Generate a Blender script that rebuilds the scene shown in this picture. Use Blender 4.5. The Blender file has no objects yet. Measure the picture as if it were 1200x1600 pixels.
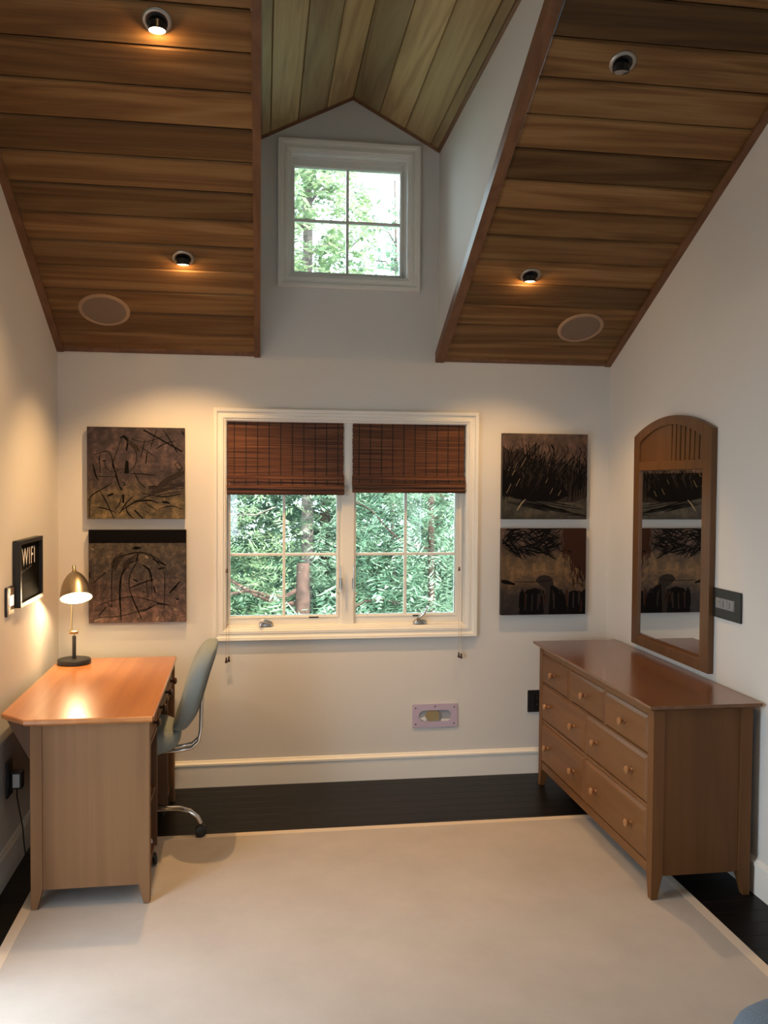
import bpy, math, random
import numpy as np
from mathutils import Vector, Matrix, Euler
random.seed(7)
rng = np.random.default_rng(11)
C = bpy.context.scene.collection
sc = bpy.context.scene
PI = math.pi

# ------------------------------------------------------------------ camera
F_PX, PITCH, YAW, ROLL, CAM_H = 1374.8, -0.03204, 0.15005, 0.00686, 1.698
cp, sp, cy_, sy_ = math.cos(PITCH), math.sin(PITCH), math.cos(YAW), math.sin(YAW)
Fv = Vector((sy_*cp, cy_*cp, sp)); Rv = Vector((cy_, -sy_, 0)); Uv = Rv.cross(Fv)
cr, sr = math.cos(ROLL), math.sin(ROLL)
Rc, Uc = Rv*cr + Uv*sr, Uv*cr - Rv*sr
cam = bpy.data.cameras.new('camera'); co = bpy.data.objects.new('camera', cam); C.objects.link(co)
M = Matrix((( Rc.x, Uc.x, -Fv.x, 0), (Rc.y, Uc.y, -Fv.y, 0), (Rc.z, Uc.z, -Fv.z, CAM_H), (0, 0, 0, 1)))
co.matrix_world = M
cam.sensor_fit = 'HORIZONTAL'; cam.sensor_width = 36; cam.lens = F_PX/1200*36
cam.clip_start = 0.05; cam.clip_end = 200
sc.camera = co

# ------------------------------------------------------------------ sky, sun, exposure
w = bpy.data.worlds.new('world'); sc.world = w; w.use_nodes = True
bg = w.node_tree.nodes['Background']
bg.inputs[0].default_value = (0.74, 0.89, 1.0, 1); bg.inputs[1].default_value = 13
sc.view_settings.view_transform = 'Standard'; sc.view_settings.look = 'None'
sc.view_settings.gamma = 1; sc.view_settings.use_curve_mapping = False
sc.view_settings.exposure = -0.42
sun = bpy.data.lights.new('sun', 'SUN'); sun.energy = 26.0; sun.angle = math.radians(3); sun.color = (1, .97, .88)
so = bpy.data.objects.new('sun', sun); C.objects.link(so)
so.rotation_euler = (math.radians(38), 0, math.radians(30))     # from behind the house, high
def portal(loc, rot, sx, sy):
    l = bpy.data.lights.new('window_portal', 'AREA'); l.shape = 'RECTANGLE'; l.size = sx; l.size_y = sy
    l.cycles.is_portal = True
    o = bpy.data.objects.new('window_portal', l); C.objects.link(o); o.location = loc; o.rotation_euler = rot
SPOT_W, SPILL_W, LAMP_W = 135, 2.4, 10.5
WARM = (1.0, 0.58, 0.235)

# ------------------------------------------------------------------ room numbers
D = 4.9586; XL = -1.0306; XR = 2.0921; ZC = 2.4048; MS = 0.5058
YR = 0.0; ZR = ZC + MS*(D - YR); YB = -3.0          # ridge, rear wall
TH = .16
def zs(y): return ZC + MS*(D - y)

# ------------------------------------------------------------------ materials
def nt(name):
    m = bpy.data.materials.new(name); m.use_nodes = True
    t = m.node_tree; b = t.nodes['Principled BSDF']
    return m, t, b
def N(t, kind, **kw):
    n = t.nodes.new(kind)
    for k, v in kw.items():
        if k.startswith('i_'): n.inputs[k[2:].replace('_', ' ')].default_value = v
        else: setattr(n, k, v)
    return n
def ramp(t, fac, stops):
    r = t.nodes.new('ShaderNodeValToRGB'); e = r.color_ramp.elements
    while len(e) < len(stops): e.new(.5)
    for i, (p, c) in enumerate(stops):
        e[i].position = p; e[i].color = (*c, 1)
    t.links.new(fac, r.inputs[0]); return r.outputs[0]
def plain(name, col, rough=.5, metal=0, bump=0, bscale=60, spec=None, var=0, coat=0):
    m, t, b = nt(name)
    b.inputs['Base Color'].default_value = (*col, 1); b.inputs['Roughness'].default_value = rough
    b.inputs['Metallic'].default_value = metal
    if spec is not None: b.inputs['Specular IOR Level'].default_value = spec
    if coat: b.inputs['Coat Weight'].default_value = coat
    tc = N(t, 'ShaderNodeTexCoord')
    n = N(t, 'ShaderNodeTexNoise', i_Scale=bscale, i_Detail=4.0)
    t.links.new(tc.outputs['Object'], n.inputs['Vector'])
    if var:
        c0 = tuple(x*(1-var) for x in col); c1 = tuple(min(1, x*(1+var)) for x in col)
        t.links.new(ramp(t, n.outputs[0], [(.3, c0), (.7, c1)]), b.inputs['Base Color'])
    if bump:
        bp = N(t, 'ShaderNodeBump', i_Strength=bump, i_Distance=.002)
        t.links.new(n.outputs[0], bp.inputs['Height']); t.links.new(bp.outputs[0], b.inputs['Normal'])
    return m
def wood(name, c0, c1, c2, axis='x', rough=.35, scale=1.0, tint=False, coat=0, figure=.5, spec=.5):
    """long-grain wood; axis = direction of the grain in object space"""
    m, t, b = nt(name)
    tc = N(t, 'ShaderNodeTexCoord'); oi = N(t, 'ShaderNodeObjectInfo')
    off = N(t, 'ShaderNodeVectorMath', operation='ADD')
    mul = N(t, 'ShaderNodeVectorMath', operation='SCALE'); mul.inputs['Scale'].default_value = 37.0
    cmb = N(t, 'ShaderNodeCombineXYZ')
    for i in range(3): t.links.new(oi.outputs['Random'], cmb.inputs[i])
    t.links.new(cmb.outputs[0], mul.inputs[0])
    t.links.new(tc.outputs['Object'], off.inputs[0]); t.links.new(mul.outputs[0], off.inputs[1])
    s = {'x': (.35, 5, 5), 'y': (5, .35, 5), 'z': (5, 5, .35)}[axis]
    mp = N(t, 'ShaderNodeMapping'); mp.inputs['Scale'].default_value = tuple(v*scale for v in s)
    t.links.new(off.outputs[0], mp.inputs[0])
    n1 = N(t, 'ShaderNodeTexNoise', i_Scale=1.3, i_Detail=3.0, i_Distortion=.6)
    t.links.new(mp.outputs[0], n1.inputs['Vector'])
    ml = N(t, 'ShaderNodeMath', operation='MULTIPLY'); ml.inputs[1].default_value = 9.0
    fr = N(t, 'ShaderNodeMath', operation='PINGPONG'); fr.inputs[1].default_value = 1.0
    t.links.new(n1.outputs[0], ml.inputs[0]); t.links.new(ml.outputs[0], fr.inputs[0])
    mp2 = N(t, 'ShaderNodeMapping'); mp2.inputs['Scale'].default_value = tuple((v*12 if v > 1*1 else v*4)*scale for v in s)
    t.links.new(off.outputs[0], mp2.inputs[0])
    n2 = N(t, 'ShaderNodeTexNoise', i_Scale=2.0, i_Detail=5.0, i_Roughness=.65)
    t.links.new(mp2.outputs[0], n2.inputs['Vector'])
    mx = N(t, 'ShaderNodeMix', data_type='FLOAT'); mx.inputs[0].default_value = figure
    t.links.new(n2.outputs[0], mx.inputs[2]); t.links.new(fr.outputs[0], mx.inputs[3])
    col = ramp(t, mx.outputs[0], [(.15, c0), (.5, c1), (.9, c2)])
    if tint:
        mc = N(t, 'ShaderNodeMix', data_type='RGBA', blend_type='MULTIPLY'); mc.inputs[0].default_value = 1
        t.links.new(col, mc.inputs[6]); t.links.new(oi.outputs['Color'], mc.inputs[7]); col = mc.outputs[2]
    t.links.new(col, b.inputs['Base Color'])
    b.inputs['Roughness'].default_value = rough; b.inputs['Specular IOR Level'].default_value = spec
    if coat: b.inputs['Coat Weight'].default_value = coat; b.inputs['Coat Roughness'].default_value = .15
    bp = N(t, 'ShaderNodeBump', i_Strength=.12, i_Distance=.002)
    t.links.new(n2.outputs[0], bp.inputs['Height']); t.links.new(bp.outputs[0], b.inputs['Normal'])
    return m
def emit(name, col, s):
    m, t, b = nt(name); b.inputs['Base Color'].default_value = (*col, 1)
    b.inputs['Emission Color'].default_value = (*col, 1); b.inputs['Emission Strength'].default_value = s
    return m

MT = {}
MT['wall'] = plain('wall_paint', (.66, .65, .63), .85, bump=.06, bscale=90)
MT['trim'] = plain('white_trim_paint', (.80, .79, .75), .4)
MT['cedar'] = wood('cedar_board', (.125, .056, .019), (.21, .105, .037), (.31, .175, .070), 'x', .5, tint=True, spec=.25)
MT['cedar_y'] = wood('cedar_board_dormer', (.30, .20, .09), (.42, .30, .14), (.52, .40, .20), 'y', .5, tint=True, spec=.3)  # paler dormer boards, with green daylight bounce tinted into the colour
MT['cedar_trim'] = wood('cedar_trim', (.12, .05, .022), (.16, .07, .03), (.20, .09, .04), 'y', .5)
MT['floor'] = wood('dark_stained_floor', (.003, .0025, .0025), (.005, .004, .004), (.008, .006, .005), 'x', .38, spec=.18)
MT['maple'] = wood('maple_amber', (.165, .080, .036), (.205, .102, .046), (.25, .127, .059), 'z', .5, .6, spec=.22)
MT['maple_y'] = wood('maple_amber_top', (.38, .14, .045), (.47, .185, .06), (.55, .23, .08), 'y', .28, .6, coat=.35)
MT['dres'] = wood('brown_maple', (.115, .047, .015), (.145, .061, .020), (.178, .077, .027), 'z', .5, .6, spec=.25)
MT['dres_y'] = wood('brown_maple_length', (.135, .056, .018), (.168, .072, .024), (.20, .088, .031), 'y', .45, .6, spec=.3)
MT['dres_top'] = wood('brown_maple_top', (.115, .042, .011), (.148, .056, .015), (.18, .072, .021), 'y', .24, .6, coat=.4)
MT['mirwood'] = wood('mirror_oak', (.100, .043, .013), (.125, .055, .017), (.15, .068, .022), 'z', .4, .8)
MT['black'] = plain('matt_black', (.012, .012, .013), .45, bump=.02)
MT['blackgl'] = plain('black_satin', (.01, .01, .012), .3)
MT['chrome'] = plain('chrome', (.78, .78, .80), .08, 1)
MT['steel'] = plain('brushed_steel', (.42, .41, .39), .38, 1, bump=.05, bscale=300)
MT['brass'] = plain('satin_brass', (.62, .47, .26), .26, 1)
MT['brass_sh'] = plain('aged_brass_shade', (.42, .35, .26), .34, 1)
MT['knobmaple'] = wood('knob_maple', (.26, .12, .05), (.32, .15, .06), (.38, .18, .08), 'x', .3, .8)
MT['knobdark'] = plain('dark_wood_knob', (.05, .02, .012), .35)
MT['mirror'] = plain('mirror_glass', (.86, .88, .88), .015, 1)
MT['white_pl'] = plain('white_plastic', (.75, .76, .78), .4)
MT['grey_pl'] = plain('grey_plastic', (.22, .225, .24), .45)
MT['lav'] = plain('lavender_plastic', (.50, .42, .55), .5)
MT['fabric'] = plain('grey_velvet', (.23, .265, .265), .9, bump=.4, bscale=250, var=.08)
MT['fabric2'] = plain('blue_grey_tweed', (.13, .18, .25), .95, bump=.5, bscale=200, var=.2)
MT['fabric_dk'] = plain('dark_grey_back_shell', (.10, .115, .12), .8)
MT['cord'] = plain('cord_thread', (.55, .45, .35), .8)
MT['tassel'] = plain('dark_wood_tassel', (.05, .018, .010), .4)
MT['speaker_ring'] = plain('speaker_ring', (.36, .23, .14), .5)
MT['speaker_grille'] = plain('speaker_grille', (.20, .14, .10), .7, bump=.3, bscale=500)
MT['scribble'] = plain('chalk', (.8, .8, .8), .8)
MT['chalkgrey'] = plain('faint_chalk', (.10, .10, .10), .8)

def rug_mat():
    m, t, b = nt('woven_rug')
    tc = N(t, 'ShaderNodeTexCoord')
    w1 = N(t, 'ShaderNodeTexWave', bands_direction='X', i_Scale=170.0, i_Distortion=1.5, i_Detail=2.0)
    w2 = N(t, 'ShaderNodeTexWave', bands_direction='Y', i_Scale=170.0, i_Distortion=1.5, i_Detail=2.0)
    n = N(t, 'ShaderNodeTexNoise', i_Scale=3.0, i_Detail=6.0, i_Roughness=.6)
    for x in (w1, w2, n): t.links.new(tc.outputs['Object'], x.inputs['Vector'])
    a = N(t, 'ShaderNodeMath', operation='MULTIPLY'); t.links.new(w1.outputs[1], a.inputs[0]); t.links.new(w2.outputs[1], a.inputs[1])
    t.links.new(ramp(t, n.outputs[0], [(.3, (.41, .37, .335)), (.7, (.475, .43, .395))]), b.inputs['Base Color'])
    bp = N(t, 'ShaderNodeBump', i_Strength=.35, i_Distance=.002)
    t.links.new(a.outputs[0], bp.inputs['Height']); t.links.new(bp.outputs[0], b.inputs['Normal'])
    b.inputs['Roughness'].default_value = .95; b.inputs['Specular IOR Level'].default_value = .1
    return m
MT['rug'] = rug_mat()
MT['rugband'] = plain('rug_binding', (.60, .51, .42), .9, bump=.3, bscale=300)

def reed_mat():
    m, t, b = nt('bamboo_reed')
    tc = N(t, 'ShaderNodeTexCoord'); mp = N(t, 'ShaderNodeMapping'); mp.inputs['Scale'].default_value = (2.5, 40, 330)
    n = N(t, 'ShaderNodeTexNoise', i_Scale=1.0, i_Detail=3.0)
    t.links.new(tc.outputs['Object'], mp.inputs[0]); t.links.new(mp.outputs[0], n.inputs['Vector'])
    t.links.new(ramp(t, n.outputs[0], [(.36, (.035, .012, .006)), (.52, (.12, .043, .018)), (.66, (.27, .115, .05))]), b.inputs['Base Color'])
    b.inputs['Roughness'].default_value = .5; b.inputs['Specular IOR Level'].default_value = .3
    return m
MT['reed'] = reed_mat()
MT['reed_dk'] = plain('dark_thread', (.012, .007, .005), .8)

def glass_mat():
    m = bpy.data.materials.new('window_glass'); m.use_nodes = True; t = m.node_tree
    t.nodes.remove(t.nodes['Principled BSDF']); out = t.nodes['Material Output']
    tr = N(t, 'ShaderNodeBsdfTransparent'); tr.inputs[0].default_value = (.93, .97, .95, 1)
    gl = N(t, 'ShaderNodeBsdfGlossy', i_Roughness=.02); fr = N(t, 'ShaderNodeFresnel', i_IOR=1.5)
    mx = N(t, 'ShaderNodeMixShader')
    t.links.new(fr.outputs[0], mx.inputs[0]); t.links.new(tr.outputs[0], mx.inputs[1]); t.links.new(gl.outputs[0], mx.inputs[2])
    t.links.new(mx.outputs[0], out.inputs[0]); return m
MT['glass'] = glass_mat()

def leaf_mat(name, c0, c1, c2):
    m, t, b = nt(name)
    ge = N(t, 'ShaderNodeNewGeometry'); n = N(t, 'ShaderNodeTexNoise', i_Scale=1.7, i_Detail=3.0)
    t.links.new(ge.outputs['Position'], n.inputs['Vector'])
    ad = N(t, 'ShaderNodeMath', operation='ADD'); sc_ = N(t, 'ShaderNodeMath', operation='MULTIPLY'); sc_.inputs[1].default_value = .35
    t.links.new(ge.outputs['Random Per Island'], sc_.inputs[0]); t.links.new(n.outputs[0], ad.inputs[0]); t.links.new(sc_.outputs[0], ad.inputs[1])
    t.links.new(ramp(t, ad.outputs[0], [(.35, c0), (.65, c1), (.9, c2)]), b.inputs['Base Color'])  # wide dark-to-pale spread paints shade and highlights into the leaf colour
    b.inputs['Roughness'].default_value = .5
    tl = N(t, 'ShaderNodeBsdfTranslucent'); mx = N(t, 'ShaderNodeMixShader'); mx.inputs[0].default_value = .25
    tl.inputs[0].default_value = (*c2, 1)
    t.links.new(b.outputs[0], mx.inputs[1]); t.links.new(tl.outputs[0], mx.inputs[2])
    t.links.new(mx.outputs[0], t.nodes['Material Output'].inputs[0]); return m
MT['leaf'] = leaf_mat('conifer_leaf', (.016, .050, .032), (.10, .20, .125), (.42, .52, .38))
MT['leaf2'] = leaf_mat('yellow_green_leaf', (.028, .072, .028), (.14, .23, .11), (.48, .55, .34))
MT['bark'] = plain('redwood_bark', (.09, .045, .035), .9, bump=1.0, bscale=14, var=.4)
MT['bark2'] = plain('grey_bark', (.15, .11, .105), .9, bump=1.0, bscale=25, var=.4)
MT['ground'] = plain('forest_floor', (.06, .10, .04), .95, var=.4, bscale=2)

# ------------------------------------------------------------------ mesh builder
class MB:
    def __init__(s): s.v = []; s.f = []; s.mi = []; s.cur = 0
    def add(s, vs, fs):
        o = len(s.v); s.v += [tuple(p) for p in vs]; s.f += [tuple(i+o for i in f) for f in fs]; s.mi += [s.cur]*len(fs); return s
    def box(s, x0, x1, y0, y1, z0, z1):
        return s.add([(x0,y0,z0),(x1,y0,z0),(x1,y1,z0),(x0,y1,z0),(x0,y0,z1),(x1,y0,z1),(x1,y1,z1),(x0,y1,z1)],
              [(0,3,2,1),(4,5,6,7),(0,1,5,4),(1,2,6,5),(2,3,7,6),(3,0,4,7)])
    def prism(s, poly, axis, a, b):
        """poly of 2D points in the two other axes (order kept), extruded along axis from a to b"""
        def P(u, v, w_): return {'x': (w_, u, v), 'y': (u, w_, v), 'z': (u, v, w_)}[axis]
        n = len(poly)
        vs = [P(u, v, a) for u, v in poly] + [P(u, v, b) for u, v in poly]
        fs = [tuple(range(n))[::-1], tuple(range(n, 2*n))] + [(i, (i+1) % n, n+(i+1) % n, n+i) for i in range(n)]
        return s.add(vs, fs)
    def loft(s, rings, closed=True, cap=True):
        n = len(rings[0]); vs = [p for r in rings for p in r]; fs = []
        for k in range(len(rings)-1):
            for i in range(n if closed else n-1):
                j = (i+1) % n
                fs.append((k*n+i, k*n+j, (k+1)*n+j, (k+1)*n+i))
        if cap: fs += [tuple(range(n))[::-1], tuple(range((len(rings)-1)*n, len(rings)*n))]
        return s.add(vs, fs)
    def lathe(s, prof, origin=(0,0,0), axis=(0,0,1), n=24, cap=True):
        """prof: (r, h) list"""
        ax = Vector(axis).normalized(); u = ax.orthogonal().normalized(); v = ax.cross(u); o = Vector(origin)
        rings = [[o + ax*h + (u*math.cos(2*PI*i/n) + v*math.sin(2*PI*i/n))*max(r, 1e-5) for i in range(n)] for r, h in prof]
        return s.loft(rings, cap=cap)
    def tube(s, path, r, n=10):
        P = [Vector(p) for p in path]; rings = []; up = None
        for i, p in enumerate(P):
            t_ = (P[min(i+1, len(P)-1)] - P[max(i-1, 0)]).normalized()
            if up is None: up = t_.orthogonal().normalized()
            up = (up - t_*up.dot(t_)).normalized(); v = t_.cross(up)
            rr = r[i] if isinstance(r, (list, tuple)) else r
            rings.append([p + (up*math.cos(2*PI*k/n) + v*math.sin(2*PI*k/n))*rr for k in range(n)])
        return s.loft(rings)
    def frame(s, x0, x1, z0, z1, prof, tf=lambda u, y, v: (u, y, v), closed=True):
        """mitred rectangular moulding; prof = list of (outward offset, y)"""
        rings = []
        for o, y in prof + ([prof[0]] if closed else []):
            rings.append([tf(x0-o, y, z0-o), tf(x1+o, y, z0-o), tf(x1+o, y, z1+o), tf(x0-o, y, z1+o)])
        return s.loft(rings, cap=False)
    def sbox(s, c, size, e=.35, nu=20, nv=12, fn=None):
        """superellipsoid cushion"""
        def sp_(a, p): return math.copysign(abs(a)**p, a)
        rings = []
        for j in range(nv+1):
            ph = -PI/2 + PI*j/nv; cph = max(math.cos(ph), .002)
            ring = []
            for i in range(nu):
                th = 2*PI*i/nu
                p = Vector((size[0]/2*sp_(math.cos(th), e)*sp_(cph, e), size[1]/2*sp_(math.sin(th), e)*sp_(cph, e), size[2]/2*sp_(math.sin(ph), e if abs(math.sin(ph)) > 0 else 1)))
                ring.append((Vector(c) + p) if fn is None else Vector(c) + fn(p))
            rings.append(ring)
        return s.loft(rings)

ORG = {}
def build(name, mb, mat, parent=None, local=False, smooth=False, bevel=0, org=None, kind=None, label=None):
    o_ = Vector((0, 0, 0))
    if not local:
        if org is not None: o_ = Vector(org)
        elif parent is not None: o_ = ORG[parent.name]
    vs = [tuple(Vector(p) - o_) for p in mb.v]
    me = bpy.data.meshes.new(name); me.from_pydata(vs, [], mb.f); me.validate()
    mats = mat if isinstance(mat, list) else [mat]
    for m in mats: me.materials.append(m)
    if len(mats) > 1 and len(me.polygons) == len(mb.mi): me.polygons.foreach_set('material_index', mb.mi)
    import bmesh
    bm = bmesh.new(); bm.from_mesh(me); bmesh.ops.recalc_face_normals(bm, faces=bm.faces); bm.to_mesh(me); bm.free()
    if smooth:
        me.polygons.foreach_set('use_smooth', [True]*len(me.polygons))
        try: me.set_sharp_from_angle(angle=math.radians(38))
        except Exception: pass
    ob = bpy.data.objects.new(name, me); C.objects.link(ob)
    if parent is not None:
        ob.parent = parent
        if org is not None: ob.location = o_ - ORG[parent.name]
    elif org is not None: ob.location = o_
    ORG[ob.name] = Vector((0, 0, 0)) if (local and parent is None) else (o_ if not local else ORG.get(parent.name, Vector()) if parent else o_)
    if bevel:
        md = ob.modifiers.new('bevel', 'BEVEL'); md.width = bevel; md.segments = 2; md.limit_method = 'ANGLE'; md.angle_limit = math.radians(40)
    if kind: ob['kind'] = kind
    if label: ob['label'] = label
    return ob
def empty(name, loc, label=None, cat=None, group=None, rz=0, kind=None):
    o = bpy.data.objects.new(name, None); C.objects.link(o); o.location = loc; o.rotation_euler = (0, 0, rz)
    o.empty_display_size = .05
    ORG[o.name] = Vector(loc)
    return tag(o, label, cat, group, kind)
def tag(o, label=None, cat=None, group=None, kind=None):
    if label: o['label'] = label
    if cat: o['category'] = cat
    if group: o['group'] = group
    if kind: o['kind'] = kind
    return o
def copy_tree(o, parent=None):
    c = o.copy(); C.objects.link(c); c.parent = parent
    for ch in list(o.children): copy_tree(ch, c)
    return c

# ------------------------------------------------------------------ shell
X0D, X1D = .046, 1.055                                  # dormer width at the wall
KD = .013                                               # the dormer is a hair out of square
def dx(y): return -KD*(D - y)
def gable(x, y=D):
    xr = .559
    return 3.852 - .49*(xr-x) if x < xr else 3.852 - .53*(x-xr)
W1 = (-.138, 1.228, .886, 2.042); W2 = (.212, .875, 2.86, 3.532)
mb = MB()
def wallrect(x0, x1, z0, z1): mb.box(x0, x1, D, D+TH, z0, z1)
wallrect(XL-TH, W1[0], 0, ZC); wallrect(W1[1], XR+TH, 0, ZC); wallrect(W1[0], W1[1], 0, W1[2]); wallrect(W1[0], W1[1], W1[3], ZC)
wallrect(-.06, W2[0], ZC, 3.532); wallrect(W2[1], 1.16, ZC, 3.532); wallrect(W2[0], W2[1], ZC, W2[2])
mb.prism([(-.06, 3.532), (1.16, 3.532), (1.16, gable(1.16)), (.559, 3.86), (-.06, gable(-.06))], 'y', D, D+TH)
tag(build('wall_back', mb, MT['wall']), kind='structure')
def side_poly(x0, x1, holes):
    m = MB(); ys = sorted({YB-TH, YR, D+TH} | {h[0] for h in holes} | {h[1] for h in holes})
    def top(y): return ZC + MS*(D - y) if y >= YR else ZR + MS*(y - YR)
    for a, b in zip(ys[:-1], ys[1:]):
        h = [q for q in holes if q[0] <= a and b <= q[1]]
        if h:
            _, _, z0, z1 = h[0]
            if z0 > 0: m.box(x0, x1, a, b, 0, z0)
            m.prism([(a, z1), (b, z1), (b, top(b)+.02), (a, top(a)+.02)], 'x', x0, x1)
        else: m.prism([(a, 0), (b, 0), (b, top(b)+.02), (a, top(a)+.02)], 'x', x0, x1)
    return m
HL = (2.2, 3.05, 0, 2.05); HR = (-1.6, -.7, .9, 2.0)
tag(build('wall_left', side_poly(XL-TH, XL, [HL]), MT['wall']), kind='structure')
tag(build('wall_right', side_poly(XR, XR+TH, [HR]), MT['wall']), kind='structure')
mb = MB(); HB = (-.95, -.2, .9, 2.0)
mb.box(XL-TH, HB[0], YB-TH, YB, 0, 3.5).box(HB[1], XR+TH, YB-TH, YB, 0, 3.5).box(HB[0], HB[1], YB-TH, YB, 0, HB[2]).box(HB[0], HB[1], YB-TH, YB, HB[3], 3.5)
tag(build('wall_rear', mb, MT['wall']), kind='structure')
portal((XL-TH, (HL[0]+HL[1])/2, 1.05), (0, -PI/2, 0), 2.1, HL[1]-HL[0])
portal((XR+TH, (HR[0]+HR[1])/2, 1.45), (0, PI/2, 0), 1.1, .9)
portal(((HB[0]+HB[1])/2, YB-TH, 1.45), (PI/2, 0, 0), .75, 1.1)
portal(((W1[0]+W1[1])/2, D+TH, 1.3), (-PI/2, 0, 0), 1.4, .8)
portal(((W2[0]+W2[1])/2, D+TH, 3.2), (-PI/2, 0, 0), .66, .66)

# floor: dark boards along x, each one a piece
fl = build('floor', MB().box(XL-TH, XR+TH, YB-TH, D+TH, -.06, -.012), plain('subfloor', (.01, .008, .007), .5)); tag(fl, kind='structure')
BW = .092; meshes = {}
def board(parent, name, L, W, T, mat, cx, cy, cz, rx=0, col=None, ch=.0008, key=None, axis='x', rz=0, low=False):
    k = (round(L, 3), round(W, 3), T, mat.name, axis, low)
    if k not in meshes:
        # section with eased edges
        a, b = W/2, T
        sec = [(-a, 0), (a, 0), (a, T-ch), (a-ch, T), (-a+ch, T), (-a, T-ch)] if not low else [(-a, T), (-a, ch), (-a+ch, 0), (a-ch, 0), (a, ch), (a, T)]
        m = MB()
        if axis == 'x': m.prism(sec, 'x', -L/2, L/2)
        else: m.prism(sec, 'y', -L/2, L/2)
        o = build(name, m, mat, parent, local=True); meshes[k] = o.data
    else:
        o = bpy.data.objects.new(name, meshes[k]); C.objects.link(o); o.parent = parent
    o.location = (cx, cy, cz); o.rotation_euler = (rx, 0, rz)
    if col: o.color = (*col, 1)
    return o
lens = [1.05, 1.35, .8, 1.6]
row = 0; y = D - BW/2
while y > 0.9:
    x = XL + .001 - [0, .55, .2, .85, .4][row % 5]; i = row
    while x < XR:
        L = lens[i % 4]; a, b = max(x, XL), min(x+L, XR)
        if b - a > .05: board(fl, 'floor_plank', b-a-.0012, BW-.0008, .012, MT['floor'], (a+b)/2, y, -.012)
        x += L; i += 1
    y -= BW; row += 1
build('plank_field', MB().box(XL, XR, YB, y+BW/2, -.012, 0), MT['floor'], fl)

# baseboards: tall board with a thin moulded cap
def baseboard(name, pts_fn, a, b):
    prof = [(0, 0), (.016, 0), (.016, .118), (.020, .121), (.020, .132), (.010, .140), (.006, .147), (0, .149)]
    m = MB(); m.loft([[pts_fn(t, o, z) for o, z in prof] for t in (a, b)])
    return tag(build(name, m, MT['trim'], smooth=False), kind='structure')
baseboard('baseboard_back', lambda t, o, z: (t, D-o, z), XL, XR)
baseboard('baseboard_left', lambda t, o, z: (XL+o, t, z), 3.0, D-.021)
baseboard('baseboard_right', lambda t, o, z: (XR-o, t, z), YB, D-.021)

# ------------------------------------------------------------------ ceiling boards
AN = math.atan(MS); CA, SA = math.cos(AN), math.sin(AN)
def slab(x0, x1, y0, y1, off0=.016, off1=.12):
    n = Vector((0, MS, 1)).normalized(); m = MB()
    vs = []
    for x in (x0, x1):
        for yy in (y0, y1):
            for o in (off0, off1): p = Vector((x, yy, zs(yy))) + n*o; vs.append(p)
    m.add(vs, [(0,1,3,2),(4,6,7,5),(0,4,5,1),(2,3,7,6),(0,2,6,4),(1,5,7,3)]); return m
YE = D - 2.9
deckm = plain('roof_deck', (.08, .04, .02), .8)
ceil = build('ceiling', slab(XL-TH, .02, YE, D+TH), deckm); tag(ceil, kind='structure')
c2 = build('ceiling', slab(1.085, XR+TH, YE, D+TH), deckm); tag(c2, kind='structure')
c3 = build('ceiling', slab(XL-TH, XR+TH, YR, YE), deckm); tag(c3, kind='structure')
m = MB(); m.prism([(YB-TH, ZR-MS*(YR-YB+TH)), (YR, ZR), (YR, ZR+.12), (YB-TH, ZR-MS*(YR-YB+TH)+.12)], 'x', XL-TH, XR+TH)
c4 = build('ceiling', m, MT['cedar']); tag(c4, kind='structure')
PH = .1523
tl = [.95, .72, .85, .98, .78, 1.12, .62, .98, .66, 1.08, .80, .92, 1.0, .72, 1.1, .85, .95, .7, 1.0]
tr = [.95, .78, .84, .50, 1.08, .80, .76, 1.12, .50, 1.12, 1.05, .98, .42, 1.1, .9, .6, 1.0, .8, 1.0]
def ceil_plank(par, xa, xb, k, tone, ph=PH):
    yc = D - (k+.5)*ph; r = random.uniform(-.04, .04)
    board(par, 'ceiling_plank', xb-xa, ph/CA-.005, .016, MT['cedar'], (xa+xb)/2, yc, zs(yc), rx=-AN, col=(tone*(1+r*.3), tone, tone*(1-r)), ch=.0065, low=True)
for k in range(19):
    ceil_plank(ceil, XL, .02, k, tl[k]); ceil_plank(c2, 1.085, XR, k, tr[k])
k = 19
while D - (k+.5)*PH > YR:
    ceil_plank(c3, XL, XR, k, random.uniform(.6, 1.1)); k += 1

# dormer: right and left cheek, boarded gable ceiling
YT = lambda z: D - (z-ZC)/MS
def cheek(xf, th, name):
    m = MB(); zt = gable(xf)+.03; ye = YT(zt)+.01
    vs = []
    for t_ in (0, th):
        for (yy, zz) in ((D, ZC-.0), (D, zt), (ye, zt)):
            vs.append((xf+dx(yy)+t_, yy, zz + (.012 if zz < zt and yy > D-.01 else 0)))
    m.add(vs, [(0,1,2),(3,5,4),(0,3,4,1),(1,4,5,2),(2,5,3,0)])
    return tag(build(name, m, MT['wall']), kind='structure')
cheek(X1D, .026, 'wall_dormer_right'); cheek(X0D-.005, -.022, 'wall_dormer_left')
def dslab(xa, xb, o0, o1, y0, y1):
    m = MB(); vs = []
    for x in (xa, xb):
        for yy in (y0, y1):
            for o in (o0, o1): vs.append((x+dx(yy), yy, gable(x)+o))
    m.add(vs, [(0,1,3,2),(4,6,7,5),(0,4,5,1),(2,3,7,6),(0,2,6,4),(1,5,7,3)]); return m
dc = build('ceiling', dslab(-.06, .559, .02, .10, 1.95, D+TH), deckm); tag(dc, kind='structure')
tag(build('ceiling', dslab(.559, 1.16, .02, .10, 1.95, D+TH), deckm), kind='structure')
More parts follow.
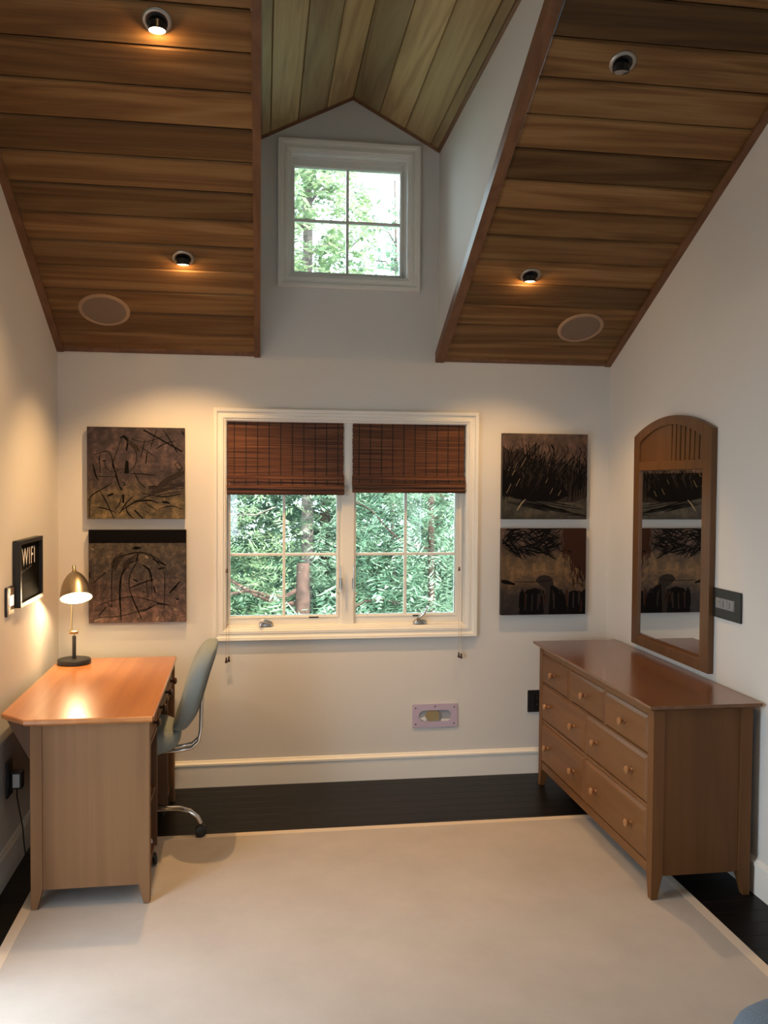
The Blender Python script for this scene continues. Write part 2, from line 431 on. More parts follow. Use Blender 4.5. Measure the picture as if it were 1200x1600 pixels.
def dplank(xa, xb, tone):
    s_ = .49 if xb <= .56 else -.53
    a = xa + .0014; b = xb - .0014; L = 3.0
    cx = (a+b)/2; m = MB(); y0, y1 = D-L, D-.001; c = .0035
    def sec(yy):
        g = lambda x: 3.852 + (s_*(x-.559))
        return [(a+dx(yy), yy, g(a)+.018), (a+dx(yy), yy, g(a)+c), (a+c+dx(yy), yy, g(a+c)), (b-c+dx(yy), yy, g(b-c)), (b+dx(yy), yy, g(b)+c), (b+dx(yy), yy, g(b)+.018)]
    m.loft([sec(y0), sec(y1)])
    o = build('dormer_plank', m, MT['cedar_y'], dc, org=(cx, 3.5, 3.7)); o.color = (tone, tone*1.0, tone, 1)
for a, b, tn in ((.04,.102,.85),(.102,.254,1.05),(.254,.412,.75),(.412,.559,1.15),(.559,.709,.62),(.709,.855,1.1),(.855,1.003,.85),(1.003,1.06,.62)):
    dplank(a, b, tn)

# dark cedar trims around the boarding
def beam(name, pts0, pts1): 
    return tag(build(name, MB().loft([pts0, pts1]), MT['cedar_trim'], org=tuple(pts0[0])), kind='structure')
nrm = Vector((0, MS, 1)).normalized()
def slope_pt(x, y, o): return Vector((x, y, zs(y))) + nrm*o
def rake(name, x0, x1, y0, y1, lo=-.014, hi=.03, k=0.0):
    def ring(yy): s_ = k*(D-yy); return [slope_pt(x0+s_, yy, lo), slope_pt(x1+s_, yy, lo), slope_pt(x1+s_, yy, hi), slope_pt(x0+s_, yy, hi)]
    return beam(name, ring(y0), ring(y1))
YM = D - 2.86
rake('trim_1', XL, XL+.036, YM, D-.002); rake('trim_2', XR-.036, XR, YM, D-.002)
rake('trim_3', .016, .0495, YM, D-.002, -.016, .04, -.010); rake('trim_4', 1.040, 1.090, YM, D-.002, -.016, .04, -.009)
beam('trim_5', [(XL+.036, D-.03, ZC+.004), (XL+.036, D, ZC-.006), (XL+.036, D, ZC+.02), (XL+.036, D-.03, ZC+.035)], [(.016, D-.03, ZC+.004), (.016, D, ZC-.006), (.016, D, ZC+.02), (.016, D-.03, ZC+.035)])
beam('trim_6', [(1.085, D-.03, ZC+.004), (1.085, D, ZC-.006), (1.085, D, ZC+.02), (1.085, D-.03, ZC+.035)], [(XR-.036, D-.03, ZC+.004), (XR-.036, D, ZC-.006), (XR-.036, D, ZC+.02), (XR-.036, D-.03, ZC+.035)])
def gtrim(name, xa, xb):
    f = lambda x: [(x, D-.016, gable(x)-.002), (x, D, gable(x)-.014), (x, D, gable(x)+.015), (x, D-.016, gable(x)+.015)]
    beam(name, f(xa), f(xb))
gtrim('trim_7', X0D+.003, .559); gtrim('trim_8', .559, X1D)  # small dark moulding, also standing in for the shading line along the gable
def eave(name, x, w_):
    f = lambda yy: [(x+dx(yy), yy, gable(x)-.012), (x+w_+dx(yy), yy, gable(x+w_)-.012), (x+w_+dx(yy), yy, gable(x+w_)+.015), (x+dx(yy), yy, gable(x)+.015)]
    beam(name, f(D-2.25), f(D-.016))
eave('trim_9', X1D-.014, .016); eave('trim_10', X0D-.004, .016)

# ------------------------------------------------------------------ windows
def sc_(x, z, y):                                   # a point measured on the wall plane carried to depth y along the view
    f = y/D; return x*f, CAM_H + (z-CAM_H)*f
def casing(mbx, W, wdt, th=.026):
    x0, x1, z0, z1 = W; p = [(0, D+.03), (0, D-.010), (.006, D-.014), (.010, D-.014), (.016, D-.020), (.030, D-.020), (.034, D-.016), (.046, D-.018), (.052, D-.026), (wdt-.004, D-.028), (wdt, D-.022), (wdt, D)]
    p = [(o*wdt/.072 if o < wdt-.004 else o, y) for o, y in p]
    mbx.frame(x0, x1, z0, z1, p)
win = empty('window_1', ((W1[0]+W1[1])/2, D, W1[2]), kind='structure')
m = MB(); casing(m, W1, .069); build('casing', m, MT['trim'], win)
m = MB(); m.frame(W1[0], W1[1], W1[2], W1[3], [(-.003, D-.006), (-.003, D+TH+.01), (.05, D+TH+.01), (.05, D+TH+.002), (.0, D+TH+.002), (.0, D-.006)]); build('jamb', m, MT['trim'], win)
YG = D + .062
def sash(x0, x1, z0, z1, gx0, gx1, gz0, gz1, mx, mz, par):
    """stiles between outer (x0..z1) and glass (gx0..gz1) at the window plane"""
    m = MB()
    for (a, b, c, d) in ((x0, gx0, z0, z1), (gx1, x1, z0, z1), (gx0, gx1, z0, gz0), (gx0, gx1, gz1, z1)):
        m.box(a, b, YG-.018, YG+.022, c, d)
    # stepped inner stop
    m.frame(gx0, gx1, gz0, gz1, [(0, YG-.004), (.006, YG-.022), (.014, YG-.022), (.014, YG+.01), (0, YG+.01)])
    s_ = build('sash', m, MT['trim'], par, bevel=.0015)
    build('muntin', MB().box(mx-.008, mx+.008, YG-.012, YG+.016, gz0, gz1), MT['trim'], s_, bevel=.003)
    build('muntin', MB().box(gx0, gx1, YG-.0115, YG+.0155, mz-.008, mz+.008), MT['trim'], s_, bevel=.003)
    for a, b in ((gx0, mx), (mx, gx1)):
        for c, d in ((gz0, mz), (mz, gz1)):
            build('pane', MB().box(a+.001, b-.001, YG+.001, YG+.004, c+.001, d-.001), MT['glass'], s_)
    return s_
g = lambda x, z: sc_(x, z, YG-.02)
a0, b0 = g(-.113, .953); a1, _ = g(.480, 0); mx_, mz_ = g(.184, 1.296)
sL = sash(W1[0]+.004, .532, W1[2]+.012, W1[3]-.004, a0, a1, b0, 1.98, mx_, mz_, win)
a0, _ = g(.590, 0); a1, _ = g(1.168, 0); mx_, _ = g(.877, 0)
sR = sash(.562, W1[1]-.004, W1[2]+.012, W1[3]-.004, a0, a1, b0, 1.98, mx_, mz_, win)
build('mullion', MB().box(.512, .582, D+.022, D+TH, W1[2], W1[3]), MT['trim'], win, bevel=.003)
build('sill', MB().prism([(D+.02, W1[2]), (D+.10, W1[2]), (D+.10, W1[2]+.012), (D+.045, W1[2]+.012), (D+.022, W1[2]+.009)], 'x', W1[0], W1[1]), MT['trim'], win)
# black sight labels on the bottom rails
for x in (.355, .855+.10): build('rail_badge', MB().box(x-.028, x+.028, YG-.0225, YG-.0221, .931, .939), MT['blackgl'], win)
# sash locks (two on the mullion) and crank operators
def lock(x, fl_):
    m = MB(); m.tube([(x, D-.004, 1.235), (x, D-.010, 1.16), (x, D-.008, 1.11), (x+.004*fl_, D-.014, 1.085), (x+.012*fl_, D-.02, 1.075), (x+.02*fl_, D-.02, 1.085)], [.0035, .0035, .004, .0045, .0045, .003], 8)
    m.box(x-.006, x+.006, D-.008, D+.03, 1.10, 1.16); build('sash_lock', m, MT['steel'], win, smooth=True, label='dark nickel sash lock lever')
lock(.503, -1); lock(.577, 1)
def crank(x, up):
    z = .905; y = D + .012
    m = MB(); rings = []
    for t_, (rx, h) in enumerate(((.040, -.012), (.040, .002), (.030, .010), (.012, .013))):
        rings.append([(x+rx*math.cos(2*PI*i/20), y + rx*.45*math.sin(2*PI*i/20), z+h) for i in range(20)])
    m.loft(rings)
    o = build('crank_base', m, MT['steel'], win, smooth=True)
    m = MB()
    if up: m.tube([(x-.015, y-.006, z+.01), (x-.005, y-.02, z+.028), (x+.02, y-.028, z+.05), (x+.034, y-.03, z+.078), (x+.038, y-.034, z+.092)], [.010, .010, .008, .006, .006])
    else:  m.tube([(x+.03, y-.004, z+.006), (x+.0, y-.018, z+.018), (x-.024, y-.024, z+.02), (x-.032, y-.03, z+.004), (x-.034, y-.034, z-.008)], [.009, .010, .011, .010, .006])
    build('crank_handle', m, MT['chrome'], o, smooth=True)
    if not up: build('crank_knob', MB().sbox((x-.022, y-.026, z+.022), (.026, .024, .024), 1, 14, 8), MT['white_pl'], o, smooth=True)
crank(.085, False); crank(.965, True)

win2 = empty('window_2', ((W2[0]+W2[1])/2, D, W2[2]), kind='structure')
m = MB(); casing(m, W2, .070); build('casing', m, MT['trim'], win2)
m = MB(); m.frame(W2[0], W2[1], W2[2], W2[3], [(-.003, D-.006), (-.003, D+.045), (-.013, D+.045), (-.013, D+TH+.01), (.05, D+TH+.01), (.05, D+TH+.002), (.0, D+TH+.002), (.0, D-.006)]); build('jamb', m, MT['trim'], win2)
YG2 = D + .085
o_YG = YG; YG = YG2
a0, c0 = sc_(.236, 2.876, YG-.01); a1, c1 = sc_(.829, 3.452, YG-.01); mx_, mz_ = sc_(.5315, 3.161, YG-.01)
sash(W2[0]+.012, W2[1]-.012, W2[2]+.012-.01, W2[3]-.012, a0, a1, c0, c1, mx_, mz_, win2)
YG = o_YG

# ------------------------------------------------------------------ outside: ground, trees
def spray_mesh(name, centers, sizes, mat, seed, parent, n_leaf=22, leafw=.022, leafl=.12):
    r = np.random.default_rng(seed); n = len(centers)
    d = r.normal(size=(n, 3)); d[:, 2] = d[:, 2]*.35 - .15; d /= np.linalg.norm(d, axis=1)[:, None]
    up = np.tile([0, 0, 1.], (n, 1)); side = np.cross(d, up); side /= np.linalg.norm(side, axis=1)[:, None]
    nn = np.cross(side, d); tw = r.uniform(-.6, .6, (n, 1)); side = side*np.cos(tw) + nn*np.sin(tw)
    k = np.arange(n_leaf); t_ = (k//2+.5)/(n_leaf/2); sg = np.where(k % 2, 1., -1.)
    L = sizes[:, None]
    base = centers[:, None, :] + d[:, None, :]*(t_[None, :, None]-.5)*L[:, :, None]
    ang = .9 + r.uniform(-.2, .2, (n, n_leaf))
    ld = d[:, None, :]*np.cos(ang)[..., None] + side[:, None, :]*(np.sin(ang)*sg)[..., None]
    ld = ld + r.normal(size=ld.shape)*.15; ld /= np.linalg.norm(ld, axis=2)[..., None]
    ll = (leafl*(1.15 - t_)[None, :]*L/.5*r.uniform(.7, 1.2, (n, n_leaf)))[..., None]
    wd = np.cross(ld, nn[:, None, :]); wd /= np.linalg.norm(wd, axis=2)[..., None]+1e-9; wd = wd*leafw*r.uniform(.6, 1.3, (n, n_leaf))[..., None]
    P0 = base; P1 = base + ld*ll*.5 + wd*.5; P2 = base + ld*ll; P3 = base + ld*ll*.5 - wd*.5
    V = np.stack([P0, P1, P2, P3], axis=2).reshape(-1, 3)
    nf = n*n_leaf; me = bpy.data.meshes.new(name)
    me.vertices.add(len(V)); me.vertices.foreach_set('co', (V - np.array(ORG[parent.name])).ravel())
    me.loops.add(nf*4); me.loops.foreach_set('vertex_index', np.arange(nf*4)); me.polygons.add(nf)
    me.polygons.foreach_set('loop_start', np.arange(nf)*4); me.update(calc_edges=True); me.materials.append(mat)
    o = bpy.data.objects.new(name, me); C.objects.link(o); o.parent = parent; o['kind'] = 'stuff'; return o
GZ = -3.2
gd = build('ground', MB().box(-30, 34, 5.6, 60, GZ-.2, GZ), MT['ground']); tag(gd, kind='structure')
gd2 = build('ground', MB().box(-30, 34, -40, 5.6, GZ-.2, GZ), plain('terrace_paving', (.25, .25, .24), .9, var=.1)); tag(gd2, kind='structure')
tag(build('wall_outer_plinth', MB().box(XL-TH, XR+TH, YB-TH, D+TH, GZ, -.06), MT['wall']), kind='structure')
def tree(x, y, h, tr_, crown, n, mat, bark, label, seed, group=None, lean=0, branches=(), ls=(.35, .7), lf=(.022, .12)):
    t = empty('tree', (x, y, GZ), label, 'tree', group)
    m = MB(); pth = []; rr = []; r = random.Random(seed)
    for i in range(10):
        f = i/9; pth.append((x + lean*f + r.uniform(-.02, .02), y + r.uniform(-.02, .02), GZ + (h-GZ)*f)); rr.append(tr_*(1-.55*f)*r.uniform(.94, 1.06))
    m.tube(pth, rr, 14); build('trunk', m, bark, t, smooth=True)
    for (z, ang, L, rise) in branches:
        f = (z-GZ)/(h-GZ); b0_ = Vector((x+lean*f, y, z)); q = []
        for i in range(6):
            g_ = i/5; q.append(b0_ + Vector((math.cos(ang)*L*g_, math.sin(ang)*L*g_, rise*g_ + .06*math.sin(g_*7+seed))))
        build('branch', MB().tube(q, [tr_*.16*(1-.7*i/5)+.004 for i in range(6)], 7), bark, t, smooth=True)
    rg = np.random.default_rng(seed)
    c = []
    while len(c) < n:
        p = rg.uniform(-1, 1, 3)
        rad = math.hypot(p[0], p[1])
        if rad > 1: continue
        z = crown[1] + (crown[2]-crown[1])*(p[2]+1)/2
        c.append((x + crown[0]*p[0], y + crown[0]*p[1], z))
    spray_mesh('crown', np.array(c), rg.uniform(ls[0], ls[1], n), mat, seed, t, leafw=lf[0], leafl=lf[1])
    return t
tree(.47, 8.0, .97, .125, (.9, -.9, .8), 200, MT['leaf'], MT['bark'], 'red-brown broken trunk seen through the left casement, leafy undergrowth at its foot', 3, branches=[(.60, 2.9, 1.1, .25), (.48, .3, 1.0, .1), (.75, 3.3, .8, -.1)])
tree(-.75, 8.6, 4.0, .07, (1.35, -.8, 2.6), 1500, MT['leaf2'], MT['bark2'], 'pale yellow-green leafy tree filling the left side of the left casement', 5, branches=[(1.2, .1, 1.0, .3), (.6, -.4, .9, .2)], lf=(.017, .10))
tree(1.75, 8.4, 2.6, .05, (1.15, -1.0, 2.3), 1400, MT['leaf'], MT['bark'], 'bright feathery conifer filling the right casement', 8, branches=[(1.0, 3.6, .9, .5)], lf=(.017, .10))
tree(.85, 10.2, 2.9, .10, (1.5, -1.2, 2.45), 2400, MT['leaf'], MT['bark'], 'darker conifer standing further back behind the window mullion', 13, lf=(.032, .15))
tree(3.6, 9.4, 5.5, .15, (1.3, -1.2, 3.2), 1000, MT['leaf2'], MT['bark'], 'conifer right of the window, seen past the right casement edge', 21)
tree(-2.9, 9.8, 5.5, .15, (1.5, -1.2, 3.4), 900, MT['leaf'], MT['bark'], 'conifer left of the window, seen only from the side', 34)
tree(2.6, 12.3, 3.8, .2, (2.2, -1.5, 2.9), 2200, MT['leaf'], MT['bark'], 'tall dark conifer far back behind the right casement', 55, lf=(.055, .22))
tree(-1.3, 12.3, 3.8, .2, (2.2, -1.5, 2.9), 2200, MT['leaf'], MT['bark'], 'tall dark conifer far back behind the left casement', 89, lf=(.055, .22))
tree(.555, 9.0, 6.2, .085, (.68, 2.9, 6.4), 900, MT['leaf2'], MT['bark2'], 'slim grey-barked tree with sparse leaves left in the small dormer window', 144, branches=[(4.0, .25, .6, .25), (4.5, .5, .5, .4), (4.3, 3.4, .6, -.2), (4.9, 2.9, .6, .3), (3.8, 3.2, .6, .2)], ls=(.25, .5), lf=(.042, .13))
tree(1.55, 9.6, 5.0, .03, (.8, 2.6, 4.75), 420, MT['leaf'], MT['bark2'], 'thin treetop with scattered leaves at the lower right of the dormer window', 233, branches=[(4.0, 2.8, .5, .4), (4.3, 3.6, .4, .4)], ls=(.2, .4), lf=(.040, .12))

# ------------------------------------------------------------------ rug
RX0, RX1, RY0, RY1, RT = -.900, 1.812, .75, 4.268, .005
rug = empty('rug', ((RX0+RX1)/2, (RY0+RY1)/2, 0), 'large flat-woven beige rug with a paler bound edge on the dark floor', 'rug')
bd = .042
build('field', MB().box(RX0+bd, RX1-bd, RY0+bd, RY1-bd, 0.0002, RT-.0008), MT['rug'], rug)
build('binding', MB().frame(RX0+bd, RX1-bd, RY0+bd, RY1-bd, [(0, 0), (0, 0), (0, 0)] , lambda u, y, v: (u, v, y)) if False else MB().frame(RX0+bd, RX1-bd, RY0+bd, RY1-bd, [(-.001, .0003), (-.001, RT), (bd-.002, RT), (bd, RT-.002), (bd, .0003)], lambda u, y, v: (u, v, y)), MT['rugband'], rug)

# ------------------------------------------------------------------ furniture helpers
def knob(x, y, z, sgn, mat, par, r=.0175):
    """turned knob standing off a face at x, pointing along sgn*x"""
    m = MB(); m.lathe([(.009, 0), (.0095, .003), (.0055, .007), (.006, .014), (r*.85, .019), (r, .024), (r*.92, .030), (r*.5, .033), (.001, .034)], (x, y, z), (sgn, 0, 0), 16)
    return build('knob', m, mat, par, smooth=True)
def drawer(par, xf, sgn, y0, y1, z0, z1, mat, kmat, ks, th=.02, bev=.014, kz=None):
    """raised drawer front; xf outer face, sgn the way it looks"""
    e = .003; m = MB()
    def ring(i, x): return [(x, y0+i, z0+i), (x, y1-i, z0+i), (x, y1-i, z1-i), (x, y0+i, z1-i)]
    m.loft([ring(0, xf-sgn*th), ring(0, xf-sgn*.010), ring(.002, xf-sgn*.008), ring(bev, xf)])
    d = build('drawer', m, mat, par)
    for k in ks: knob(xf, k, kz if kz else (z0+z1)/2, sgn, kmat, d)
    return d
def post(m, x0, x1, y0, y1, zb, zt, tx, ty, zk=.106):
    """square post, its foot tapered on the sides given by tx, ty (signed insets)"""
    def ring(z, f):
        a, b, c, d = x0, x1, y0, y1
        if tx > 0: b = x1 - tx*f
        elif tx < 0: a = x0 - tx*f
        if ty > 0: d = y1 - ty*f
        elif ty < 0: c = y0 - ty*f
        return [(a, c, z), (b, c, z), (b, d, z), (a, d, z)]
    m.loft([ring(zb, 1), ring(zk, 0), ring(zt, 0)])
    return m

# ------------------------------------------------------------------ dresser (right)
dr = empty('dresser', (1.83, 4.05, 0), 'brown wooden seven-drawer dresser with round knobs against the right wall', 'dresser')
fx, bx, ny, fy = 1.6177, 2.053, 3.337, 4.765
top = MB(); top.loft([[(1.600, 3.318, .789), (2.068, 3.318, .789), (2.068, 4.790, .789), (1.600, 4.790, .789)], [(1.588, 3.306, .797), (2.076, 3.306, .797), (2.076, 4.797, .797), (1.588, 4.797, .797)],
          [(1.588, 3.306, .810), (2.076, 3.306, .810), (2.076, 4.797, .810), (1.588, 4.797, .810)]])
build('top', top, MT['dres_top'], dr, bevel=.002)
PW = .050
for (x0, tx, zb) in ((fx, PW*.45, RT), (bx-.052, -PW*.45, 0)):
    for (y0, ty) in ((ny, PW*.4), (fy-PW, -PW*.4)):
        zb_ = RT if (x0 == fx and y0 == ny) else 0
        build('leg', post(MB(), x0, x0+(PW if x0 == fx else .052), y0, y0+PW, zb_, .789, tx, ty), MT['dres'], dr, bevel=.002)
build('side_panel', MB().box(fx+PW, bx-.052, ny+.006, ny+.022, .100, .789), MT['dres'], dr)
build('side_panel', MB().box(fx+PW, bx-.052, fy-.022, fy-.006, .100, .789), MT['dres'], dr)
build('back_panel', MB().box(bx-.012, bx-.004, ny+PW, fy-PW, .10, .789), MT['dres'], dr)
FXX = fx + .004
ffm = MB(); yA, yB_ = ny+PW, fy-PW
for z0, z1 in ((.100, .142), (.366, .382), (.584, .590), (.754, .789)): ffm.box(FXX, FXX+.022, yA, yB_, z0, z1)
for yy in (3.834, 4.292): ffm.box(FXX, FXX+.022, yy-.007, yy+.007, .590, .754)
for z0, z1 in ((.142, .366), (.382, .584)): ffm.box(FXX, FXX+.022, 4.060, 4.074, z0, z1)
build('face_frame', ffm, MT['dres_y'], dr)
build('dust_panel', MB().box(FXX+.022, FXX+.03, yA, yB_, .10, .789), plain('gap_shade_tone', (.02, .009, .004), .8), dr)  # coloured dark so the gaps around the drawers read as shade
def dd(y0, y1, z0, z1, ks): drawer(dr, fx-.004, -1, y0+.0015, y1-.0015, z0+.001, z1-.0015, MT['dres_y'], MT['knobmaple'], ks)
dd(3.392, 3.825, .592, .752, [3.606]); dd(3.843, 4.284, .592, .752, [4.063]); dd(4.301, 4.712, .592, .752, [4.508])
dd(3.392, 4.058, .384, .582, [3.525, 3.915]); dd(4.076, 4.712, .384, .582, [4.205, 4.590])
dd(3.392, 4.058, .145, .364, [3.525, 3.915]); dd(4.076, 4.712, .145, .364, [4.205, 4.590])

# ------------------------------------------------------------------ desk (left)
dk = empty('desk', (-.69, 4.17, 0), 'amber maple desk with clipped top corners and dark knobs against the left wall', 'desk')
KZ = .7705
def tp(z, i=0): return [(-.987+i, 3.677+i*.4, z), (-.873+i*.4, 3.557+i, z), (-.386-i*.3, 3.557+i, z), (-.3805-i, 3.565+i*.5, z), (-.392-i, 4.785-i, z), (-.885+i*.4, 4.785-i, z), (-.987+i, 4.675-i*.4, z)]
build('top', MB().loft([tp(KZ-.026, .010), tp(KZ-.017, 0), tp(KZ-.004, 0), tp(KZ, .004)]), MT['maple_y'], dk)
kx0, kx1, ky0, ky1, kym0, kym1 = -.857, -.399, 3.588, 4.765, 3.99, 4.475
zt = KZ-.026
for (a, b, tx, zb) in ((kx0, kx0+.046, .020, RT), (kx1-.044, kx1, -.018, RT)):
    build('leg', post(MB(), a, b, ky0, ky0+.044, zb, zt, tx, .014, .088), MT['maple'], dk, bevel=.0025)
    build('leg', post(MB(), a, b, ky1-.044, ky1, 0, zt, tx, -.014, .088), MT['maple'], dk, bevel=.0025)
build('side_panel', MB().box(kx0+.046, kx1-.044, ky0+.005, ky0+.021, .082, zt), MT['maple'], dk)
build('side_panel', MB().box(kx0+.046, kx1-.044, ky1-.021, ky1-.005, .082, zt), MT['maple'], dk)
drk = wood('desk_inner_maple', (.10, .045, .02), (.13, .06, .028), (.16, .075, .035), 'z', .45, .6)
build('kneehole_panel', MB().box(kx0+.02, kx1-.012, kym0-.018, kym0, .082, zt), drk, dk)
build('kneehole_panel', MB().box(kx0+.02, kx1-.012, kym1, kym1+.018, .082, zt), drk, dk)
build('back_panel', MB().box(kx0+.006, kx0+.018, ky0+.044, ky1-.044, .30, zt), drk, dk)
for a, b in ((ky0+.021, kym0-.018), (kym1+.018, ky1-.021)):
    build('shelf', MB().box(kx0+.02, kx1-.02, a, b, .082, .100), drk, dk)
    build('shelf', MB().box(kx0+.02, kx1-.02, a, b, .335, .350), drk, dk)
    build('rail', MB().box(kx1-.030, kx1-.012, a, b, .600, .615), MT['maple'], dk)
DX = kx1 - .010
def kd(y0, y1, ks): drawer(dk, DX, 1, y0, y1, .618, .738, MT['maple'], MT['knobdark'], ks, kz=.676)
kd(ky0+.048, kym0-.004, [3.815]); kd(kym0+.002, kym1-.002, [4.075, 4.365]); kd(kym1+.004, ky1-.048, [4.612])
build('corner_triangle', MB().add([(-.975, 3.70, zt), (-.86, 3.70, zt), (-.86, 3.70, .60), (-.885, 3.70, .575), (-.975, 3.715, zt), (-.86, 3.715, zt), (-.86, 3.715, .60), (-.885, 3.715, .575)],
      [(0,1,2,3),(7,6,5,4),(0,4,5,1),(1,5,6,2),(2,6,7,3),(3,7,4,0)]), drk, dk)  # dark triangular panel under the clipped corner of the top

# ------------------------------------------------------------------ desk lamp
lp = empty('desk_lamp', (-.890, 4.645, KZ), 'brass dome desk lamp on a black round base, switched on', 'lamp')
bz = KZ
build('base', MB().lathe([(.078, 0), (.082, .003), (.082, .021), (.079, .025), (.001, .026)], (-.890, 4.645, bz+.0005), n=36), MT['black'], lp, smooth=True)
build('stem', MB().lathe([(.0095, 0), (.0095, .115), (.008, .118), (.001, .118)], (-.890, 4.645, bz+.025), n=14), MT['black'], lp, smooth=True)
m = MB(); m.lathe([(.004, 0), (.004, .03)], (-.890, 4.645, .911), n=10); build('upper_stem', m, MT['brass'], lp, smooth=True)
m = MB(); m.lathe([(.001, -.003), (.009, -.002), (.0095, 0), (.0095, .040), (.008, .042), (.001, .043)], (-.912, 4.645, .932), (1, 0, .0), 16); build('joint', m, MT['brass'], lp, smooth=True)
m = MB(); m.tube([(-.9045, 4.652, .93), (-.9035, 4.66, 1.05), (-.9020, 4.668, 1.19), (-.898, 4.670, 1.225), (-.893, 4.664, 1.245)], .0042, 8); build('arm', m, MT['brass'], lp, smooth=True)
ax = Vector((.15, -.44, -.885)).normalized(); nk = Vector((-.8925, 4.655, 1.272))
sh = MB(); sh.lathe([(.0008, 0), (.0078, .001), (.0085, .012), (.0085, .028), (.012, .032), (.013, .037), (.024, .043), (.041, .060), (.056, .085), (.067, .114), (.0745, .148), (.079, .178), (.0775, .178), (.0725, .148), (.065, .114), (.054, .087), (.039, .063), (.023, .047), (.001, .046)], nk, ax, 40, cap=False)
build('shade', sh, MT['brass_sh'], lp, smooth=True)
build('shade_lining', MB().lathe([(.002, .049), (.022, .051), (.037, .067), (.052, .091), (.063, .118), (.0705, .150), (.075, .175)], nk, ax, 36, cap=False), plain('white_enamel', (.85, .83, .78), .5), lp, smooth=True)
bc = nk + ax*.115
build('bulb', MB().lathe([(.001, -.035), (.012, -.033), (.014, -.012), (.027, .006), (.030, .022), (.025, .038), (.012, .047), (.001, .049)], bc, ax, 20), emit('lamp_bulb_glow', (1, .78, .48), 22), lp, smooth=True)
pl = bpy.data.lights.new('lamp_light', 'POINT'); pl.energy = LAMP_W; pl.color = (1, .70, .38); pl.shadow_soft_size = .022
po = bpy.data.objects.new('lamp_light', pl); C.objects.link(po); po.parent = lp; po.location = (bc + ax*.056) - ORG['desk_lamp']

# ------------------------------------------------------------------ desk chair
ch = empty('desk_chair', (-.535, 4.235, 0), 'pale grey upholstered swivel chair with chrome frame, tucked into the desk', 'chair')
seat = MB().sbox((-.02, 0, .505), (.46, .42, .135), .68, 28, 14, lambda p: Vector((p.x, p.y, p.z + (.012 if p.z > 0 else 0)*(1-(p.x/.22)**2))))
build('seat', seat, MT['fabric'], ch, local=True, smooth=True)
def bend(p):
    t_ = p.z/.205                                # -1..1
    return Vector((p.x + .048*t_ + .03*t_*abs(t_)*1.0, p.y*(1-.10*t_*t_), p.z))
CB = (.278, 0, .745)
build('backrest', MB().sbox(CB, (.10, .40, .405), .55, 28, 20, bend), MT['fabric'], ch, local=True, smooth=True)
m = MB(); rim = []
for i in range(40):
    th = 2*PI*i/40; f = lambda a, p: math.copysign(abs(a)**p, a)
    q = bend(Vector((.030, .182*f(math.cos(th), .55), .182*f(math.sin(th), .55)))); rim.append(Vector(CB)+q)
m.tube(rim+[rim[0]], .0035, 6); build('piping', m, MT['white_pl'], ch, local=True, smooth=True)
build('back_shell', MB().sbox((CB[0]+.022, 0, CB[2]), (.06, .355, .355), .55, 24, 16, bend), MT['fabric_dk'], ch, local=True, smooth=True)
for yy in (-.035, .035):
    m = MB(); m.tube([(.06, yy, .432), (.20, yy, .436), (.26, yy, .448), (.292, yy, .478), (.302, yy, .53), (.304, yy, .62), (.308, yy, .70), (.318, yy, .735), (.312, yy, .75)], .0085, 10)
    build('back_tube', m, MT['chrome'], ch, local=True, smooth=True)
build('seat_plate', MB().box(-.09, .11, -.08, .08, .425, .445), MT['black'], ch, local=True)
build('gas_lift', MB().lathe([(.028, .16), (.028, .28), (.016, .285), (.016, .43)], n=18), MT['black'], ch, local=True, smooth=True)
build('hub', MB().lathe([(.03, .11), (.042, .12), (.042, .165), (.03, .175)], n=20), MT['chrome'], ch, local=True, smooth=True)
leg0 = cas0 = None
for i in range(5):
    if i == 0:
        m = MB(); P = [(.03, .147, .020, .013), (.12, .150, .019, .012), (.20, .146, .017, .011), (.25, .130, .015, .010), (.285, .100, .013, .010), (.300, .068, .011, .010)]
        rings = []
        for j, (r_, z, hw, hh) in enumerate(P):
            a_ = Vector((P[min(j+1, 5)][0]-P[max(j-1, 0)][0], 0, P[min(j+1, 5)][1]-P[max(j-1, 0)][1])).normalized(); nn = Vector((-a_.z, 0, a_.x))
            rings.append([Vector((r_, 0, z)) + Vector((0, hw*math.cos(2*PI*k/12), 0)) + nn*hh*math.sin(2*PI*k/12) for k in range(12)])
        m.loft(rings)
        leg = build('base_arm', m, MT['chrome'], ch, local=True, smooth=True)
        cs = MB()
        for s_ in (-1, 1): cs.lathe([(.020, -.008), (.026, -.006), (.026, .006), (.020, .008)], (.300, s_*.013, .0315), (0, 1, 0), 18)
        cs.lathe([(.010, 0), (.010, .03)], (.300, 0, .042), n=10); cs.sbox((.300, 0, .050), (.05, .034, .022), .7, 12, 6)
        cas = build('caster', cs, MT['black'], leg, local=True, smooth=True)
        leg0, cas0 = leg, cas
    else:
        leg = leg0.copy(); C.objects.link(leg); leg.parent = ch
        cas = cas0.copy(); C.objects.link(cas); cas.parent = leg
    leg.rotation_euler = (0, 0, math.radians(2 + 72*i))

